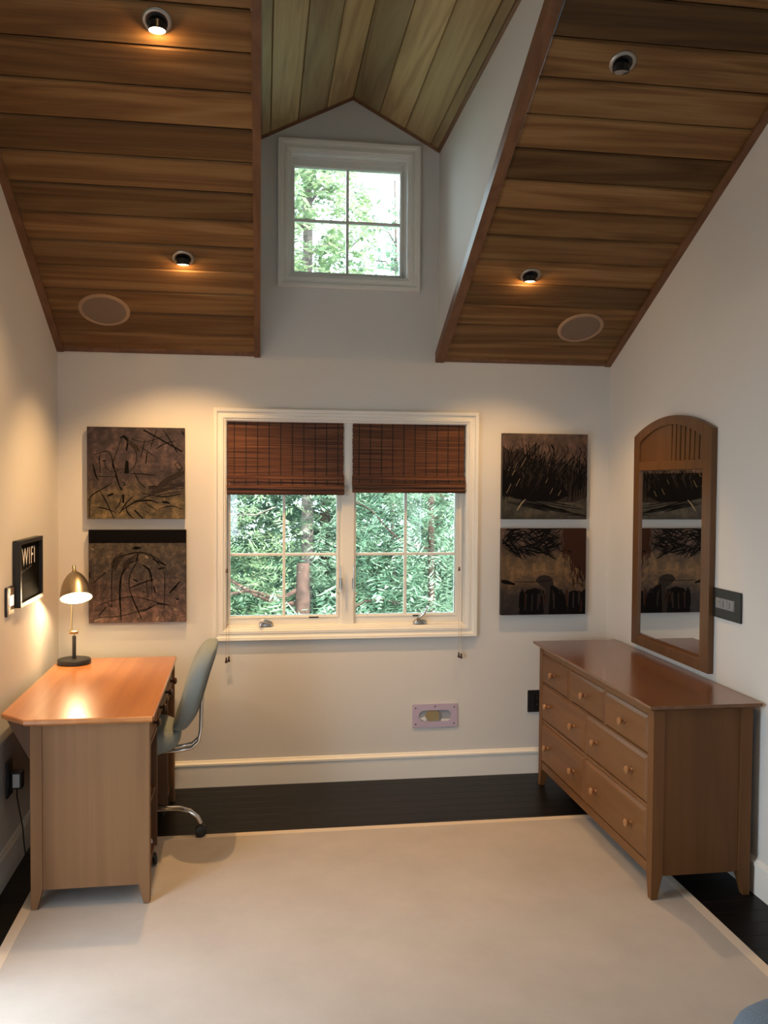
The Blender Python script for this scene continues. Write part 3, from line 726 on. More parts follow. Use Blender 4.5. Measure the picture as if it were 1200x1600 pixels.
# ------------------------------------------------------------------ mirror on the right wall
mir = empty('wall_mirror', (XR, 4.135, .84), 'tall arch-topped mirror in a brown wooden frame on the right wall above the dresser', 'mirror')
mx0 = XR - .03; my0, my1, mz0, mzs, mza = 3.727, 4.544, .839, 1.962, 2.047
def arcz(y, inset=0.0):
    u = (y - (my0+my1)/2)/((my1-my0)/2); return mzs + (mza-mzs)*(1-u*u) - inset
ysn = [my0 + (my1-my0)*i/24 for i in range(25)]
fw = .072
iy0, iy1 = my0+fw+.008, my1-fw+.005
def side_post(ya, yb): 
    m = MB(); ys_ = [ya+(yb-ya)*i/4 for i in range(5)]
    m.prism([(ya, mz0), (yb, mz0)] + [(q, arcz(q)) for q in reversed(ys_)], 'x', mx0, XR-.002); return m
build('frame_stile', side_post(my0, iy0), MT['mirwood'], mir, bevel=.002)
build('frame_stile', side_post(iy1, my1), MT['mirwood'], mir, bevel=.002)
build('frame_rail', MB().box(mx0, XR-.002, iy0, iy1, mz0, .889), MT['mirwood'], mir, bevel=.0015)
build('frame_rail', MB().box(mx0, XR-.002, iy0, iy1, 1.778, 1.822), MT['mirwood'], mir, bevel=.0015)
yy = [iy0 + (iy1-iy0)*i/20 for i in range(21)]
def inz(y):
    u = (y - (iy0+iy1)/2)/((iy1-iy0)/2); return 1.926 + .078*(1-u*u)
build('arched_rail', MB().prism([(q, inz(q)) for q in yy] + [(q, arcz(q)) for q in reversed(yy)], 'x', mx0, XR-.002), MT['mirwood'], mir, bevel=.0015)
build('backing', MB().prism([(iy0, 1.822), (iy1, 1.822)] + [(q, inz(q)) for q in reversed(yy)], 'x', XR-.008, XR-.003), plain('dark_slot', (.025, .012, .008), .8), mir)
ymid = 4.128
yp = [ymid + (iy1-ymid)*i/10 for i in range(11)]
build('arch_panel', MB().prism([(ymid, 1.822), (iy1, 1.822)] + [(q, inz(q)) for q in reversed(yp)], 'x', XR-.022, XR-.008), MT['mirwood'], mir)
nsl = 7; pw = (ymid-iy0)/nsl
for i in range(nsl):
    a = iy0 + pw*i + (.0 if i == 0 else .005); b = iy0 + pw*(i+1) - .006
    build('slat', MB().prism([(a, 1.822), (b, 1.822), (b-.006, inz(b)-.0), (a-.004 if i else a, inz(a))], 'x', XR-.022, XR-.008), MT['mirwood'], mir)
bvl = .018
def mring(i, x): return [(x, iy0+i, .889+i), (x, iy1-i, .889+i), (x, iy1-i, 1.778-i), (x, iy0+i, 1.778-i)]
build('glass', MB().loft([mring(0, XR-.010), mring(0, XR-.016), mring(bvl, XR-.0185)]), MT['mirror'], mir)

# ------------------------------------------------------------------ paintings
def frayed(lst):
    out = []; q = random.Random(9)
    for it in lst:
        if it[0] != 'p' and it[2] == 3 and it[1] > .006:
            for j in range(22):
                o = (q.gauss(0, .35*it[1]/.51), q.gauss(0, .35*it[1]/.5))
                out.append(([(u+o[0]+q.gauss(0, .012), v+o[1]+q.gauss(0, .012)) for u, v in it[0]], q.uniform(.0012, .004), 3))
        else: out.append(it)
    return out
def canvas(x0, x1, z0, z1, label, mat, strokes, th=.038):
    t = empty('painting', ((x0+x1)/2, D, z0), label, 'painting')
    m = MB(); y0 = D - th
    m.box(x0, x1, y0, D-.004, z0, z1); build('canvas', m, mat, t, org=(x0, y0, z0), bevel=.0015)
    s_ = MB(); k = 0
    for it in strokes:
        k += 1; yo = y0 - .0005 - .000004*k
        if it[0] == 'p':
            s_.cur = it[2]; pts = [(x0+(x1-x0)*u, yo, z1-(z1-z0)*v) for u, v in it[1]]
            s_.add(pts, [tuple(range(len(pts)))]); continue
        pts, wd, ci = it; s_.cur = ci
        if len(pts) == 2 and wd > .006:
            (ua, va), (ub, vb) = pts; cx_, cz_ = (x0+x1)/2, 0; Lx = (x1-x0)*(ub-ua); Lz = (z1-z0)*(vb-va); ln = math.hypot(Lx, Lz)
            if wd > .35*ln or ln < .02:
                a_ = math.atan2(-Lz, Lx); cc = (x0+(x1-x0)*(ua+ub)/2, z1-(z1-z0)*(va+vb)/2)
                ps = [((ln/2+wd*.25)*math.cos(q)*random.uniform(.75, 1.2), wd*.42*math.sin(q)*random.uniform(.7, 1.25)) for q in [2*PI*j/12 for j in range(12)]]
                s_.add([(cc[0]+u*math.cos(a_)-v*math.sin(a_), yo, cc[1]+u*math.sin(a_)+v*math.cos(a_)) for u, v in ps], [tuple(range(12))]); continue
        P = [Vector((x0+(x1-x0)*min(max(u, .002), .998), z1-(z1-z0)*min(max(v, .002), .998))) for u, v in pts]
        if len(P) > 2:                                       # smooth the polyline
            Q = []
            for i in range(len(P)-1):
                p0, p1, p2, p3 = P[max(i-1, 0)], P[i], P[i+1], P[min(i+2, len(P)-1)]
                for j in range(4):
                    f = j/4; Q.append(.5*((2*p1)+(-p0+p2)*f+(2*p0-5*p1+4*p2-p3)*f*f+(-p0+3*p1-3*p2+p3)*f**3))
            P = Q + [P[-1]]
        vs = []; n = len(P)
        for i, p in enumerate(P):
            d_ = (P[min(i+1, n-1)]-P[max(i-1, 0)]); d_ = d_.normalized() if d_.length > 0 else Vector((1, 0)); nn = Vector((-d_.y, d_.x))
            hw = wd*.8*(.35 + .65*math.sin(PI*min(1, (i+.6)/(n+.2))))*random.uniform(.75, 1.2)
            for sg in (1, -1):
                q = p + nn*hw*sg; vs.append((min(max(q.x, x0+.001), x1-.001), yo, min(max(q.y, z0+.001), z1-.001)))
        s_.add(vs, [(2*i, 2*i+1, 2*i+3, 2*i+2) for i in range(n-1)])
    o = build('brush_strokes', s_, INK, t); return t
INK = [plain('black_ink', (.004, .0035, .004), .8, spec=.08), plain('brown_wash', (.035, .015, .009), .8, spec=.1), plain('pale_scratch', (.30, .25, .17), .8, spec=.1), plain('grey_violet_wash', (.026, .020, .019), .8, spec=.1)]
def paint_mat(name, stops_v, n_cols, W_, H_, sc_n=6.0, amt=.5):
    """vertical ramp of colours broken up by cloudy brushwork"""
    m, t, b = nt(name); tc = N(t, 'ShaderNodeTexCoord'); mp = N(t, 'ShaderNodeMapping'); mp.inputs['Scale'].default_value = (1/W_, 1, 1/H_)
    t.links.new(tc.outputs['Object'], mp.inputs[0])
    sx = N(t, 'ShaderNodeSeparateXYZ'); t.links.new(mp.outputs[0], sx.inputs[0])
    n1 = N(t, 'ShaderNodeTexNoise', i_Scale=sc_n, i_Detail=8.0, i_Roughness=.65); t.links.new(tc.outputs['Object'], n1.inputs['Vector'])
    ad = N(t, 'ShaderNodeMath', operation='MULTIPLY_ADD'); ad.inputs[1].default_value = .35; t.links.new(n1.outputs[0], ad.inputs[0]); t.links.new(sx.outputs[2], ad.inputs[2])
    sb = N(t, 'ShaderNodeMath', operation='SUBTRACT'); sb.inputs[1].default_value = .175; t.links.new(ad.outputs[0], sb.inputs[0])
    c1 = ramp(t, sb.outputs[0], [(p, (.60*c[0], .63*c[1], .74*c[2])) for p, c in stops_v])
    n2 = N(t, 'ShaderNodeTexNoise', i_Scale=sc_n*3, i_Detail=10.0, i_Roughness=.75, i_Distortion=.15); t.links.new(tc.outputs['Object'], n2.inputs['Vector'])
    c2_ = ramp(t, n2.outputs[0], n_cols)
    mx = N(t, 'ShaderNodeMix', data_type='RGBA', blend_type='MULTIPLY'); mx.inputs[0].default_value = amt
    t.links.new(c1, mx.inputs[6]); t.links.new(c2_, mx.inputs[7]); t.links.new(mx.outputs[2], b.inputs['Base Color'])
    b.inputs['Roughness'].default_value = .6; b.inputs['Specular IOR Level'].default_value = .3
    return m
NC = [(.34, (.10, .08, .10)), (.5, (.75, .75, .75)), (.64, (2.2, 2.0, 1.7))]
pm1 = paint_mat('painted_mauve_olive', [(0, (.19, .14, .065)), (.22, (.15, .11, .055)), (.4, (.085, .058, .05)), (.75, (.095, .062, .062)), (1, (.06, .042, .045))], NC, .51, .5, 6, .8)
pm2 = paint_mat('painted_grey_rose', [(0, (.21, .125, .09)), (.25, (.15, .10, .08)), (.55, (.095, .075, .06)), (.82, (.13, .10, .06)), (1, (.07, .06, .045))], NC, .51, .5, 8, .8)
pm3 = paint_mat('painted_olive_rose', [(0, (.05, .045, .03)), (.2, (.085, .075, .05)), (.4, (.03, .025, .02)), (.6, (.07, .045, .032)), (.85, (.17, .105, .075)), (1, (.13, .09, .06))], NC, .51, .5, 3.5, .7)
pm4 = paint_mat('painted_tan_brown', [(0, (.035, .025, .02)), (.25, (.06, .04, .028)), (.36, (.17, .10, .045)), (.6, (.21, .13, .055)), (.75, (.10, .06, .035)), (1, (.15, .09, .06))], NC, .51, .5, 3.5, .7)
def cv(pts, ox, oy, sx_, sy__): return [((x-ox)/sx_, (y-oy)/sy__) for x, y in pts]
K = .51/680
P1 = [([(550,130),(820,280)],7,0),([(640,130),(600,250)],4,0),([(695,135),(785,285)],6,0),([(635,265),(700,225),(775,205)],5,0),([(425,178),(560,215),(750,150)],3,0),([(560,200),(530,330)],4,0),([(455,215),(560,270),(640,330)],3,0),
 ([(400,185),(350,330),(335,380),(360,440),(380,520),(405,560)],5,0),([(440,190),(490,270),(503,330),(480,400),(430,440)],4,0),([(390,190),(415,180),(440,215),(430,280)],12,0),([(435,350),(432,440)],20,0),([(455,220),(500,255),(520,280)],10,3),
 ([(205,310),(310,288),(350,400),(400,410)],4,0),([(245,320),(250,440)],5,0),([(200,370),(215,440),(235,490)],7,0),([(220,462),(355,465)],4,0),([(268,353),(290,353)],12,0),([(290,330),(285,390),(330,430),(380,415)],3,0),
 ([(455,440),(560,445),(630,455)],4,0),([(480,420),(520,500),(570,545)],5,0),([(575,290),(565,370)],7,0),([(585,535),(640,530)],7,0),
 ([(165,640),(200,590),(250,560),(330,510)],5,0),([(250,565),(300,660),(345,760)],5,0),([(230,680),(300,695),(360,720)],5,0),([(180,600),(175,750)],6,3),([(350,440),(380,520),(395,560)],6,0),
 ([(380,730),(430,650),(480,600)],6,0),([(400,700),(500,640),(600,632),(650,650)],7,0),([(425,670),(440,720),(480,760)],6,0),([(485,700),(545,760)],7,0),([(480,640),(640,580),(740,550)],4,0),([(540,580),(690,605),(828,578)],5,0),
 ([(350,700),(385,650),(400,590)],4,0),([(410,590),(408,650)],14,0),([(560,650),(640,700)],4,0),([(760,380),(790,360),(820,400),(790,410),(770,370)],4,0),([(600,740),(560,700)],3,0),([(660,690),(740,670),(825,695)],4,0),
 ([(640,540),(720,480),(830,430)],34,3),([(600,575),(720,545),(828,520)],40,3),([(680,640),(730,650)],24,0),([(300,600),(340,585)],12,0),([(405,500),(425,520),(408,525)],4,0),([(815,135),(836,160)],6,0),([(250,300),(240,350)],3,0)]
P1 = [(cv(p, 160, 112, 678, 652), w_*K, c) for p, w_, c in P1]
P2 = [('p', [(0, 0), (1, 0), (1, .142), (0, .142)], 0)]
P2b = [([(395,1470),(385,1300),(395,1160),(440,1080),(500,1050)],8,0),([(330,1370),(328,1200),(345,1060),(400,1020),(510,995),(600,1015),(705,1085)],6,0),([(500,1050),(512,1000)],8,0),([(540,1080),(590,1120),(605,1200)],9,0),
 ([(452,1260),(450,1170),(480,1100),(520,1030)],5,0),([(450,1242),(540,1205),(625,1178)],7,0),([(450,1250),(480,1330),(515,1410),(535,1460)],6,0),([(515,1408),(570,1390),(630,1360)],6,0),([(570,1160),(572,1260),(582,1340)],3,0),([(610,1180),(605,1280)],4,0),
 ([(618,1230),(630,1275)],7,0),([(725,1280),(770,1235),(800,1198)],9,0),([(690,1130),(697,1200),(690,1400)],4,0),([(680,1110),(640,1060),(600,1010)],4,0),([(610,1040),(660,1065),(710,1088)],7,0),([(650,1110),(700,1100)],8,0),
 ([(240,1440),(400,1432),(600,1370)],3,0),([(240,1360),(450,1300),(640,1340),(740,1370)],3,0),([(205,1200),(290,1130)],5,0),([(240,1430),(290,1370)],5,0),([(250,1350),(330,1320)],4,0),([(475,965),(535,960)],26,0),([(775,1318),(792,1322)],16,0),([(475,1180),(510,1195)],14,0),
 ([(330,1370),(300,1340)],4,0),([(400,1010),(360,1060),(350,1110)],26,3),([(490,1020),(440,1060),(420,1110)],18,3),([(640,1350),(720,1360)],7,0),([(178,1130),(177,1170)],8,0),([(295,1200),(270,1270)],4,3),([(545,1265),(556,1270)],9,0),
 ([(190,965),(205,975)],9,2),([(560,1020),(580,1035)],7,2),([(640,1470),(650,1440)],5,2),([(760,1390),(780,1400)],5,2),([(210,1465),(260,1450)],5,2)]
P2 += [(cv(p, 172, 838, 673, 642), w_*K, c) for p, w_, c in P2b]
P3 = []; r3 = random.Random(5)
P3.append(('p', [(0,.15),(.10,.22),(.2,.18),(.3,.28),(.42,.30),(.5,.38),(.6,.36),(.72,.32),(.82,.42),(1,.5),(1,.74),(.85,.80),(.6,.80),(.3,.79),(.12,.745),(0,.73)], 3))
P3.append(('p', [(0,.42),(.15,.45),(.3,.55),(.5,.5),(.7,.55),(.78,.72),(.62,.79),(.3,.785),(.12,.735),(0,.72)], 0))
for i in range(230):
    u = r3.random()**1.15*.98; v = r3.uniform(.55, .80); L = r3.uniform(.15, .5)*(1.1-.55*abs(u-.3)); a = r3.uniform(-.25, .75) if u < .75 else r3.uniform(-.1, .35)
    if v - L < .04: L = v-.05
    P3.append(([(u, v), (u+L*a*.35, v-L*.55), (u+L*a, v-L)], r3.choice((.0022, .003, .004)), 0))
for i in range(34):
    u = r3.uniform(.02, .7); v = r3.uniform(.3, .75); L = .08*r3.random()+.03
    P3.append(([(u, v), (u+L*.5, v-L)], .0013, r3.choice((2, 3, 3))))
for i in range(13):
    u = r3.uniform(.0, .5); v = r3.uniform(.74, .85); P3.append(([(u, v), (u+.25, v+.05), (min(u+.5, .99), v+.1+r3.uniform(-.02, .03))], .0028, 0))
P3.append(([(.17, .90), (.22, .82), (.27, .765)], .004, 2)); P3.append(([(.75, .95), (.9, .945), (.995, .965)], .004, 0))
P4 = [('p', [(.72, 0), (1, 0), (1, .62), (.95, .5), (.86, .44), (.80, .32), (.74, .27)], 1), ('p', [(.0, .585), (.08, .60), (.16, .635), (.158, .655), (.05, .64), (0, .625)], 0),
      ('p', [(.40,.60),(.44,.555),(.50,.54),(.56,.55),(.60,.58),(.62,.66),(.68,.70),(.74,.74),(.78,.80),(.80,1),(.5,1),(.52,.7),(.46,.66)], 3),
      ('p', [(.22, 1), (.225, .78), (.245, .68), (.27, .75), (.30, .71), (.40, .69), (.50, .72), (.52, .8), (.50, 1)], 0), ('p', [(.56, 1), (.58, .66), (.64, .68), (.72, .75), (.78, .84), (.79, 1)], 0),
      ('p', [(.79, 1), (.80, .74), (.86, .72), (.95, .74), (1, .70), (1, 1)], 0), ([(.15, .612), (.4, .618), (.6, .60)], .0025, 0), ([(.84, .70), (.88, .635), (.96, .66), (.97, .70)], .0025, 0),
      ([(.92, .45), (.94, .57), (.98, .62)], .006, 0), ([(.70, .27), (.75, .25), (.80, .27), (.83, .275)], .006, 0)]
for i in range(150):
    u = r3.uniform(-.02, .68); v = r3.uniform(0, .27); L = r3.uniform(.08, .28); a = r3.choice((.45, -.45, .8, -.75, .2, -.15)) + r3.uniform(-.2, .2)
    q = (u+L*math.cos(a), v+L*math.sin(a)); 
    if q[1] < .36 and q[0] < .73: P4.append(([(u, max(v, .005)), ((u+q[0])/2, max(.004, (v+q[1])/2+r3.uniform(-.02, .02))), (q[0], max(.004, q[1]))], r3.choice((.0028, .004, .005)), 0))
for i in range(60):
    u = r3.uniform(.70, .99); v = r3.uniform(0, .3) if u < .8 else r3.uniform(.1, .6); P4.append(([(u, v), (u+r3.uniform(-.01, .01), min(v+r3.uniform(.04, .16), .68))], r3.uniform(.002, .006), 1))
for i in range(36):
    u = r3.uniform(.22, .98); v = r3.uniform(.70, .80); P4.append(([(u, v), (u+r3.uniform(-.02, .02), v+r3.uniform(.08, .2))], r3.uniform(.003, .009), r3.choice((0, 0, 1, 3))))
for i in range(40):
    u = r3.random(); v = r3.uniform(.1, .5); P3.append(([(u, v), (u+.03, v+.06), (u+r3.uniform(-.04, .06), v+.16)], r3.uniform(.002, .004), r3.choice((0, 3))))
canvas(-.8727, -.3586, 1.4978, 1.9945, 'mauve and olive abstract canvas with scratched black lines, upper one left of the window', pm1, frayed(P1))
canvas(-.8660, -.3515, .9331, 1.4388, 'grey-rose abstract canvas with a black band across the top, lower one left of the window', pm2, frayed(P2))
canvas(1.4340, 1.9460, 1.4978, 1.9945, 'dark canvas of black reeds against a rosy sky, right of the window', pm3, P3)
canvas(1.4335, 1.9455, .9405, 1.4448, 'tan and brown canvas topped by a black tangle, lower right of the window', pm4, P4)

# ------------------------------------------------------------------ woven roman shades
def roman(x0, x1, zb, label, cords):
    t = empty('roman_shade', ((x0+x1)/2, D+.01, 2.040), label, 'blind', 'bamboo roman shades in the window')
    z1 = 2.040; zf = 1.738; yb = D + .012
    m = MB(); r = random.Random(int(abs(x0)*100)); z = z1-.001; p = .0042
    while z > zf-.01:
        e0, e1 = r.uniform(-.003, .003), r.uniform(-.003, .003)
        h = p*r.uniform(.82, .98); m.box(x0+.003+e0, x1-.003+e1, yb-.0015+r.uniform(-.0006, .0006), yb+.0015, z-h, z); z -= p
    o = build('reeds', m, MT['reed'], t, kind='stuff')
    build('light_stop', MB().box(x0+.004, x1-.004, yb+.0018, yb+.0028, zf-.02, z1), plain('light_stop_sheet', (.03, .012, .008), .9), t)  # added sheet behind the reeds, stops light leaking through
    nth = 10
    def xs_(i): return x0 + .04 + (x1-x0-.075)*i/(nth-1)
    for i in range(nth):
        build('warp_thread', MB().box(xs_(i)-.0022, xs_(i)+.0022, yb-.0034, yb-.0018, zf, z1), MT['reed_dk'], t)
    # stacked folds at the bottom, each pleat a rounded roll of reeds
    for k, (za, zb_, dep) in enumerate(((1.742, zb+.045, .028), (zb+.062, zb+.022, .034), (zb+.030, zb, .026))):
        m = MB(); n = max(6, int((za-zb_)/.0042)); 
        for q in range(n):
            f = (q+.5)/n; zz = za - (za-zb_)*f; yy_ = yb - .004 - dep*math.sin(PI*min(1, f*1.25 if k == 0 else f))*(.55 if k == 0 else .8) - .004*k
            m.box(x0-.001+r.uniform(-.001, .002), x1+.001-r.uniform(-.001, .002), yy_-.0012, yy_+.0022, zz-(za-zb_)/n*.55, zz+(za-zb_)/n*.42)
        fo = build('fold', m, MT['reed'], t, kind='stuff')
    build('fold_core', MB().box(x0+.002, x1-.002, yb-.010, yb+.002, zb+.004, zf), plain('shade_core', (.025, .010, .007), .9), t)
    for i in range(nth):
        m = MB(); m.box(xs_(i)-.0022, xs_(i)+.0022, yb-.0262, yb-.0245, zb+.05, zf-.015); build('warp_thread', m, MT['reed_dk'], t)
    for k, (cx_, z0, off) in enumerate(cords):
        c = build('pull_cord', MB().tube([(cx_, D-.002, zf-.03), (cx_, D-.034, W1[2]+.05), (cx_, D-.036, z0+.02)], .0011, 6), MT['cord'], t)
        build('tassel', MB().lathe([(.002, .030), (.005, .028), (.0045, .018), (.008, .004), (.0075, 0), (.001, -.001)], (cx_, D-.036, z0-.006), n=12), MT['tassel'], c, smooth=True)
    bx = cords[0][0] + (.002)
    build('cord_stop', MB().lathe([(.002, .024), (.006, .020), (.005, .012), (.008, .004), (.002, 0)], (bx, D-.018, 1.198), n=12), MT['tassel'], t, smooth=True)
roman(-.133, .5205, 1.632, 'left woven bamboo roman shade, half raised in the window', [(-.134, .706, 0), (-.120, .712, 0)])
roman(.566, 1.221, 1.646, 'right woven bamboo roman shade, half raised in the window', [(1.186, .706, 0), (1.200, .700, 0)])

# ------------------------------------------------------------------ recessed spots and speakers in the slopes
def spot(x, y, label, on, aim, k):
    t = empty('recessed_spotlight', (x, y, zs(y)), label, 'ceiling light', 'recessed spotlights in the cedar slopes')
    n = -nrm; o = Vector((x, y, zs(y)))
    build('ring', MB().lathe([(.051, 0), (.051, .003), (.047, .007), (.040, .008), (.036, .006), (.035, .001), (.0355, -.002)], o, n, 40, cap=False), MT['steel'], t, smooth=True)
    build('baffle', MB().lathe([(.0358, -.0015), (.0355, .0022), (.02, .0012), (.001, .001)], o, n, 30), MT['blackgl'], t, smooth=True)
    a = Vector(aim).normalized(); c = o + n*.004 - a*.004 + Vector((0, .010, -.002))
    g_ = build('gimbal', MB().lathe([(.001, -.006), (.020, -.004), (.029, 0), (.030, .018), (.0305, .028), (.029, .0295), (.0285, .025)], c, a, 26, cap=False), MT['blackgl'], t, smooth=True)
    mat = emit('spot_lamp_on', (1, .86, .62), 30) if on else plain('spot_lamp_off', (.5, .5, .5), .15, .6, bump=1, bscale=200)
    build('lamp_face', MB().lathe([(.0285, .0255), (.018, .0270), (.001, .0275)], c, a, 24), mat, t, smooth=True)
    if on:
        for nm, en, ang, bl, out in (('spot_beam', SPOT_W*k, 100, .6, .034), ('spot_spill', SPILL_W, 178, .25, .036)):
            l = bpy.data.lights.new(nm, 'SPOT' if nm == 'spot_beam' else 'POINT'); l.energy = en; l.color = WARM; l.shadow_soft_size = .012
            if l.type == 'SPOT': l.spot_size = math.radians(ang); l.spot_blend = bl
            lo = bpy.data.objects.new(nm, l); C.objects.link(lo); lo.parent = t; lo.location = (c + a*out) - ORG[t.name]
            lo.rotation_euler = a.to_track_quat('-Z', 'Y').to_euler()
spot(-.3267, 3.1903, 'lit recessed spotlight high on the left cedar slope, nearest the viewer', True, (0, .04, -1), 1)
spot(-.3186, 4.2697, 'small lit recessed spotlight low on the left cedar slope near the round speaker', True, (-.03, .10, -1), 1)
spot(1.3838, 3.2032, 'unlit recessed spotlight high on the right cedar slope', False, (0, .15, -1), 1)
spot(1.3813, 4.2825, 'small lit recessed spotlight low on the right cedar slope', True, (0, .08, -1), .55)
spot(.08, 1.03, 'lit recessed spotlight further back in the cedar slope, above the viewer', True, (0, .85, -1), .45)
def speaker(x, y, label):
    t = empty('ceiling_speaker', (x, y, zs(y)), label, 'speaker', 'round speakers set in the cedar slopes')
    o = Vector((x, y, zs(y)))
    build('rim', MB().lathe([(.126, 0), (.126, .004), (.120, .008), (.108, .008), (.106, .005), (.106, 0)], o, -nrm, 56, cap=False), MT['speaker_ring'], t, smooth=True)
    build('grille', MB().lathe([(.107, .001), (.107, .005), (.07, .0065), (.001, .007)], o, -nrm, 48), MT['speaker_grille'], t, smooth=True)
speaker(-.735, 4.6376, 'round flush ceiling speaker in the left cedar slope above the desk')
speaker(1.7868, 4.6472, 'round flush ceiling speaker in the right cedar slope above the mirror side')

# ------------------------------------------------------------------ framed WIFI board, switches, outlets
fr_ = empty('framed_sign', (XL, 4.25, 1.14), 'black box-framed WIFI sign hanging on the left wall by the lamp', 'sign')
sy0, sy1, sz0, sz1, sd = 4.035, 4.455, 1.142, 1.436, .034
tfx = lambda u, y_, v: (XL + y_, u, v)
build('frame', MB().frame(sy0+.018, sy1-.018, sz0+.018, sz1-.018, [(0, .004), (0, sd), (.018, sd), (.018, .002)], tfx), MT['black'], fr_)
build('board', MB().box(XL+.003, XL+.0195, sy0+.017, sy1-.017, sz0+.017, sz1-.017), plain('black_board', (.003, .003, .0035), .8, spec=.05), fr_)
def text(body, size, loc, rot, mat, par, name, sx=1.0):
    cu = bpy.data.curves.new(name, 'FONT'); cu.body = body; cu.size = size; cu.extrude = .0004; cu.space_character = 1.18
    tmp = bpy.data.objects.new(name, cu); C.objects.link(tmp); dg = bpy.context.evaluated_depsgraph_get()
    me = bpy.data.meshes.new_from_object(tmp.evaluated_get(dg)); bpy.data.objects.remove(tmp)
    me.materials.clear(); me.materials.append(mat)
    o = bpy.data.objects.new(name, me); C.objects.link(o); o.parent = par; o.location = Vector(loc) - ORG[par.name]; o.rotation_euler = rot; o.scale = (sx, 1, 1)
    return o
text('WIFI', .115, (XL+.0203, 4.115, 1.318), (PI/2, 0, PI/2), MT['scribble'], fr_, 'lettering', .92)
m = MB(); rs = random.Random(3); yv = 4.10; 
for i in range(15):
    y2 = yv + .011; z0 = 1.292 + i*.0008; m.add([(XL+.0201, yv, z0+rs.uniform(-.008, .008)), (XL+.0201, yv+.003, z0+rs.uniform(-.008, .008)), (XL+.0201, y2+.003, z0+rs.uniform(-.008, .008)), (XL+.0201, y2, z0+rs.uniform(-.008, .008))], [(0,1,2,3)]); yv = y2
m.add([(XL+.0201, 4.272, 1.30), (XL+.0201, 4.277, 1.30), (XL+.0201, 4.297, 1.335), (XL+.0201, 4.292, 1.335)], [(0,1,2,3)])
build('handwriting', m, MT['chalkgrey'], fr_)
build('faint_panel', MB().box(XL+.0196, XL+.0200, 4.12, 4.30, 1.175, 1.235), plain('faint_grey_panel', (.008, .008, .009), .8, spec=.05), fr_)

sw = empty('light_switch', (XL, 3.955, 1.12), 'narrow dimmer switch plate with a glowing white rocker, left wall beside the WIFI sign', 'switch')
build('plate', MB().box(XL+.001, XL+.011, 3.905, 4.010, 1.121, 1.246), MT['black'], sw, bevel=.002)
build('insert', MB().box(XL+.011, XL+.0125, 3.918, 4.008, 1.128, 1.240), plain('brushed_bronze', (.30, .22, .17), .4, .5), sw)
build('rocker', MB().box(XL+.0125, XL+.0155, 3.935, 3.995, 1.163, 1.207), emit('lit_rocker', (.85, .87, .9), .9), sw)

s2 = empty('switch_plate', (XR, 3.615, 1.105), 'black three-gang switch plate on the right wall beside the mirror', 'switch')
build('plate', MB().box(XR-.010, XR-.001, 3.497, 3.736, 1.105, 1.2375), MT['black'], s2, bevel=.003)
build('insert', MB().box(XR-.0115, XR-.010, 3.545, 3.700, 1.150, 1.196), MT['grey_pl'], s2)
for a in (3.550, 3.603, 3.655): 
    r_ = build('rocker', MB().box(XR-.0135, XR-.0115, a, a+.042, 1.153, 1.193), MT['grey_pl'], s2, bevel=.001)
    if a < 3.65: build('toggle_slot', MB().box(XR-.0140, XR-.0136, a+.026, a+.031, 1.158, 1.188), MT['black'], r_)
    else: build('indicator', MB().box(XR-.0140, XR-.0136, a+.010, a+.016, 1.176, 1.182), MT['black'], r_)

o1 = empty('wall_outlet', (1.68, D, .36), 'black wall outlet on the back wall, half hidden behind the dresser', 'outlet')
build('plate', MB().box(1.611, 1.745, D-.008, D, .361, .490), MT['black'], o1, bevel=.002)
build('socket', MB().box(1.648, 1.708, D-.0105, D-.008, .385, .465), MT['blackgl'], o1)
for z in (.405, .445):
    for x in (1.666, 1.684): build('slot', MB().box(x, x+.003, D-.0109, D-.0105, z-.005, z+.005), MT['grey_pl'], o1)

o2 = empty('wall_outlet', (XL, 3.95, .34), 'black wall outlet with a plugged-in adapter on the left wall under the desk', 'outlet')
build('plate', MB().box(XL+.001, XL+.009, 3.90, 3.985, .345, .500), MT['black'], o2, bevel=.002)
ad = empty('power_adapter', (XL, 3.97, .37), 'black power adapter with a pale label plugged in under the desk', 'adapter')
build('body', MB().box(XL+.0095, XL+.055, 3.945, 3.99, .370, .445), MT['black'], ad, bevel=.003)
build('rating_label', MB().box(XL+.018, XL+.046, 3.9446, 3.945, .378, .436), MT['white_pl'], ad)
build('cable', MB().tube([(XL+.03, 3.965, .372), (XL+.03, 3.965, .335), (XL+.036, 3.985, .26), (XL+.042, 4.01, .18), (XL+.042, 4.03, .10), (XL+.045, 4.05, .02), (XL+.06, 4.10, .006)], .0028, 7), MT['black'], ad, smooth=True)

# lavender mounting plate with an oval opening
lvx0, lvx1, lvz0, lvz1 = .9235, 1.188, .2915, .4265
lv = empty('cable_plate', ((lvx0+lvx1)/2, D, lvz0), 'lavender plastic wall plate with an oval opening and screws, low under the window', 'wall plate')
cxp, czp = (lvx0+lvx1)/2+.001, (lvz0+lvz1)/2-.002
def oval(n, a, r):                                    # stadium: half length a, radius r
    P = []
    for i in range(n):
        th = 2*PI*i/n; c, s = math.cos(th), math.sin(th)
        P.append((cxp + (a-r)*(1 if c > 0 else -1) + r*c, czp + r*s))
    return P
def rectpts(n):
    P = []
    hw, hh = (lvx1-lvx0)/2, (lvz1-lvz0)/2; mx2, mz2 = (lvx0+lvx1)/2, (lvz0+lvz1)/2
    for i in range(n):
        th = 2*PI*i/n; c, s = math.cos(th), math.sin(th); k = 1/max(abs(c)/hw if c else 0, abs(s)/hh if s else 0)
        P.append((mx2+k*c, mz2+k*s))
    return P
n = 48; oi_, ri_ = oval(n, .096, .033), rectpts(n)
corners = [(lvx0, lvz0), (lvx1, lvz0), (lvx1, lvz1), (lvx0, lvz1)]
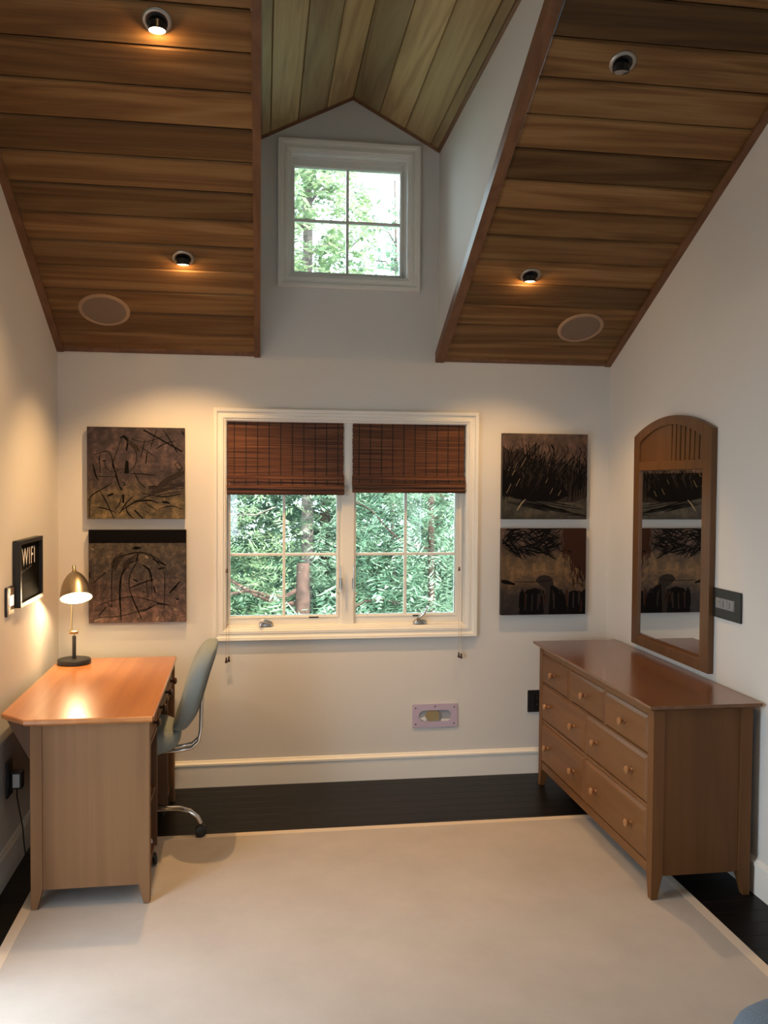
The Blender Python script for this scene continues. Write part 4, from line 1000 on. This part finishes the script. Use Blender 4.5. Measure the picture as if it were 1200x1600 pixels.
for c in corners:
    i = min(range(n), key=lambda q: (ri_[q][0]-c[0])**2 + (ri_[q][1]-c[1])**2); ri_[i] = c
R = lambda pts, y_: [(x, y_, z) for x, z in pts]
build('plate', MB().loft([R(oi_, D-.001), R(oi_, D-.007), R(ri_, D-.007), R(ri_, D-.0005)], cap=False), MT['lav'], lv)
build('recess_back', MB().box(cxp-.094, cxp+.094, D-.0012, D-.0006, czp-.032, czp+.032), plain('grey_box_inside', (.33, .36, .40), .45), lv)
build('foam_block', MB().prism([(cxp-.062, czp+.004), (cxp-.045, czp+.030), (cxp+.010, czp+.030), (cxp+.026, czp+.012), (cxp+.020, czp-.028), (cxp-.038, czp-.030)], 'y', D-.005, D-.0013), plain('tan_foam', (.30, .25, .14), .8), lv)
build('foam_shadow_wrap', MB().prism([(cxp+.012, czp+.030), (cxp+.030, czp+.012), (cxp+.026, czp-.028), (cxp+.034, czp-.028), (cxp+.040, czp+.005), (cxp+.022, czp+.031)], 'y', D-.005, D-.0014), MT['grey_pl'], lv)
build('white_sleeve', MB().prism([(cxp+.035, czp-.031), (cxp+.085, czp-.031), (cxp+.09, czp-.022), (cxp+.035, czp-.019)], 'y', D-.004, D-.0013), MT['white_pl'], lv)
build('white_sleeve', MB().prism([(cxp-.090, czp-.014), (cxp-.058, czp-.031), (cxp-.050, czp-.020), (cxp-.060, czp-.002), (cxp-.075, czp-.010)], 'y', D-.004, D-.0013), MT['white_pl'], lv)
for x, z in ((lvx0+.018, lvz1-.022), (lvx1-.020, lvz1-.020), ((lvx0+lvx1)/2, lvz1-.014), (lvx0+.018, lvz0+.020), (lvx1-.020, lvz0+.020)):
    build('screw', MB().lathe([(.0042, 0), (.004, .0015), (.001, .002)], (x, D-.007, z), (0, -1, 0), 10), MT['knobdark'], lv)

# ------------------------------------------------------------------ blue-grey seat at the lower right corner
po_ = empty('pouf', (1.37, 1.75, 0), 'blue-grey tweed upholstered seat, only its edge at the bottom right corner', 'pouf')
build('cushion', MB().sbox((1.37, 1.75, .33), (.52, .52, .28), .62, 36, 14), MT['fabric2'], po_, smooth=True)
build('piping', MB().tube([(1.37+.262*math.cos(2*PI*i/48), 1.75+.262*math.sin(2*PI*i/48), .33) for i in range(49)], .005, 6), MT['fabric2'], po_, smooth=True)
for a in range(4):
    th = PI/4 + a*PI/2; x, y = 1.37+.16*math.cos(th), 1.75+.16*math.sin(th)
    build('leg', MB().lathe([(.013, RT), (.020, .21)], (x, y, 0), n=12), MT['knobdark'], po_, smooth=True)
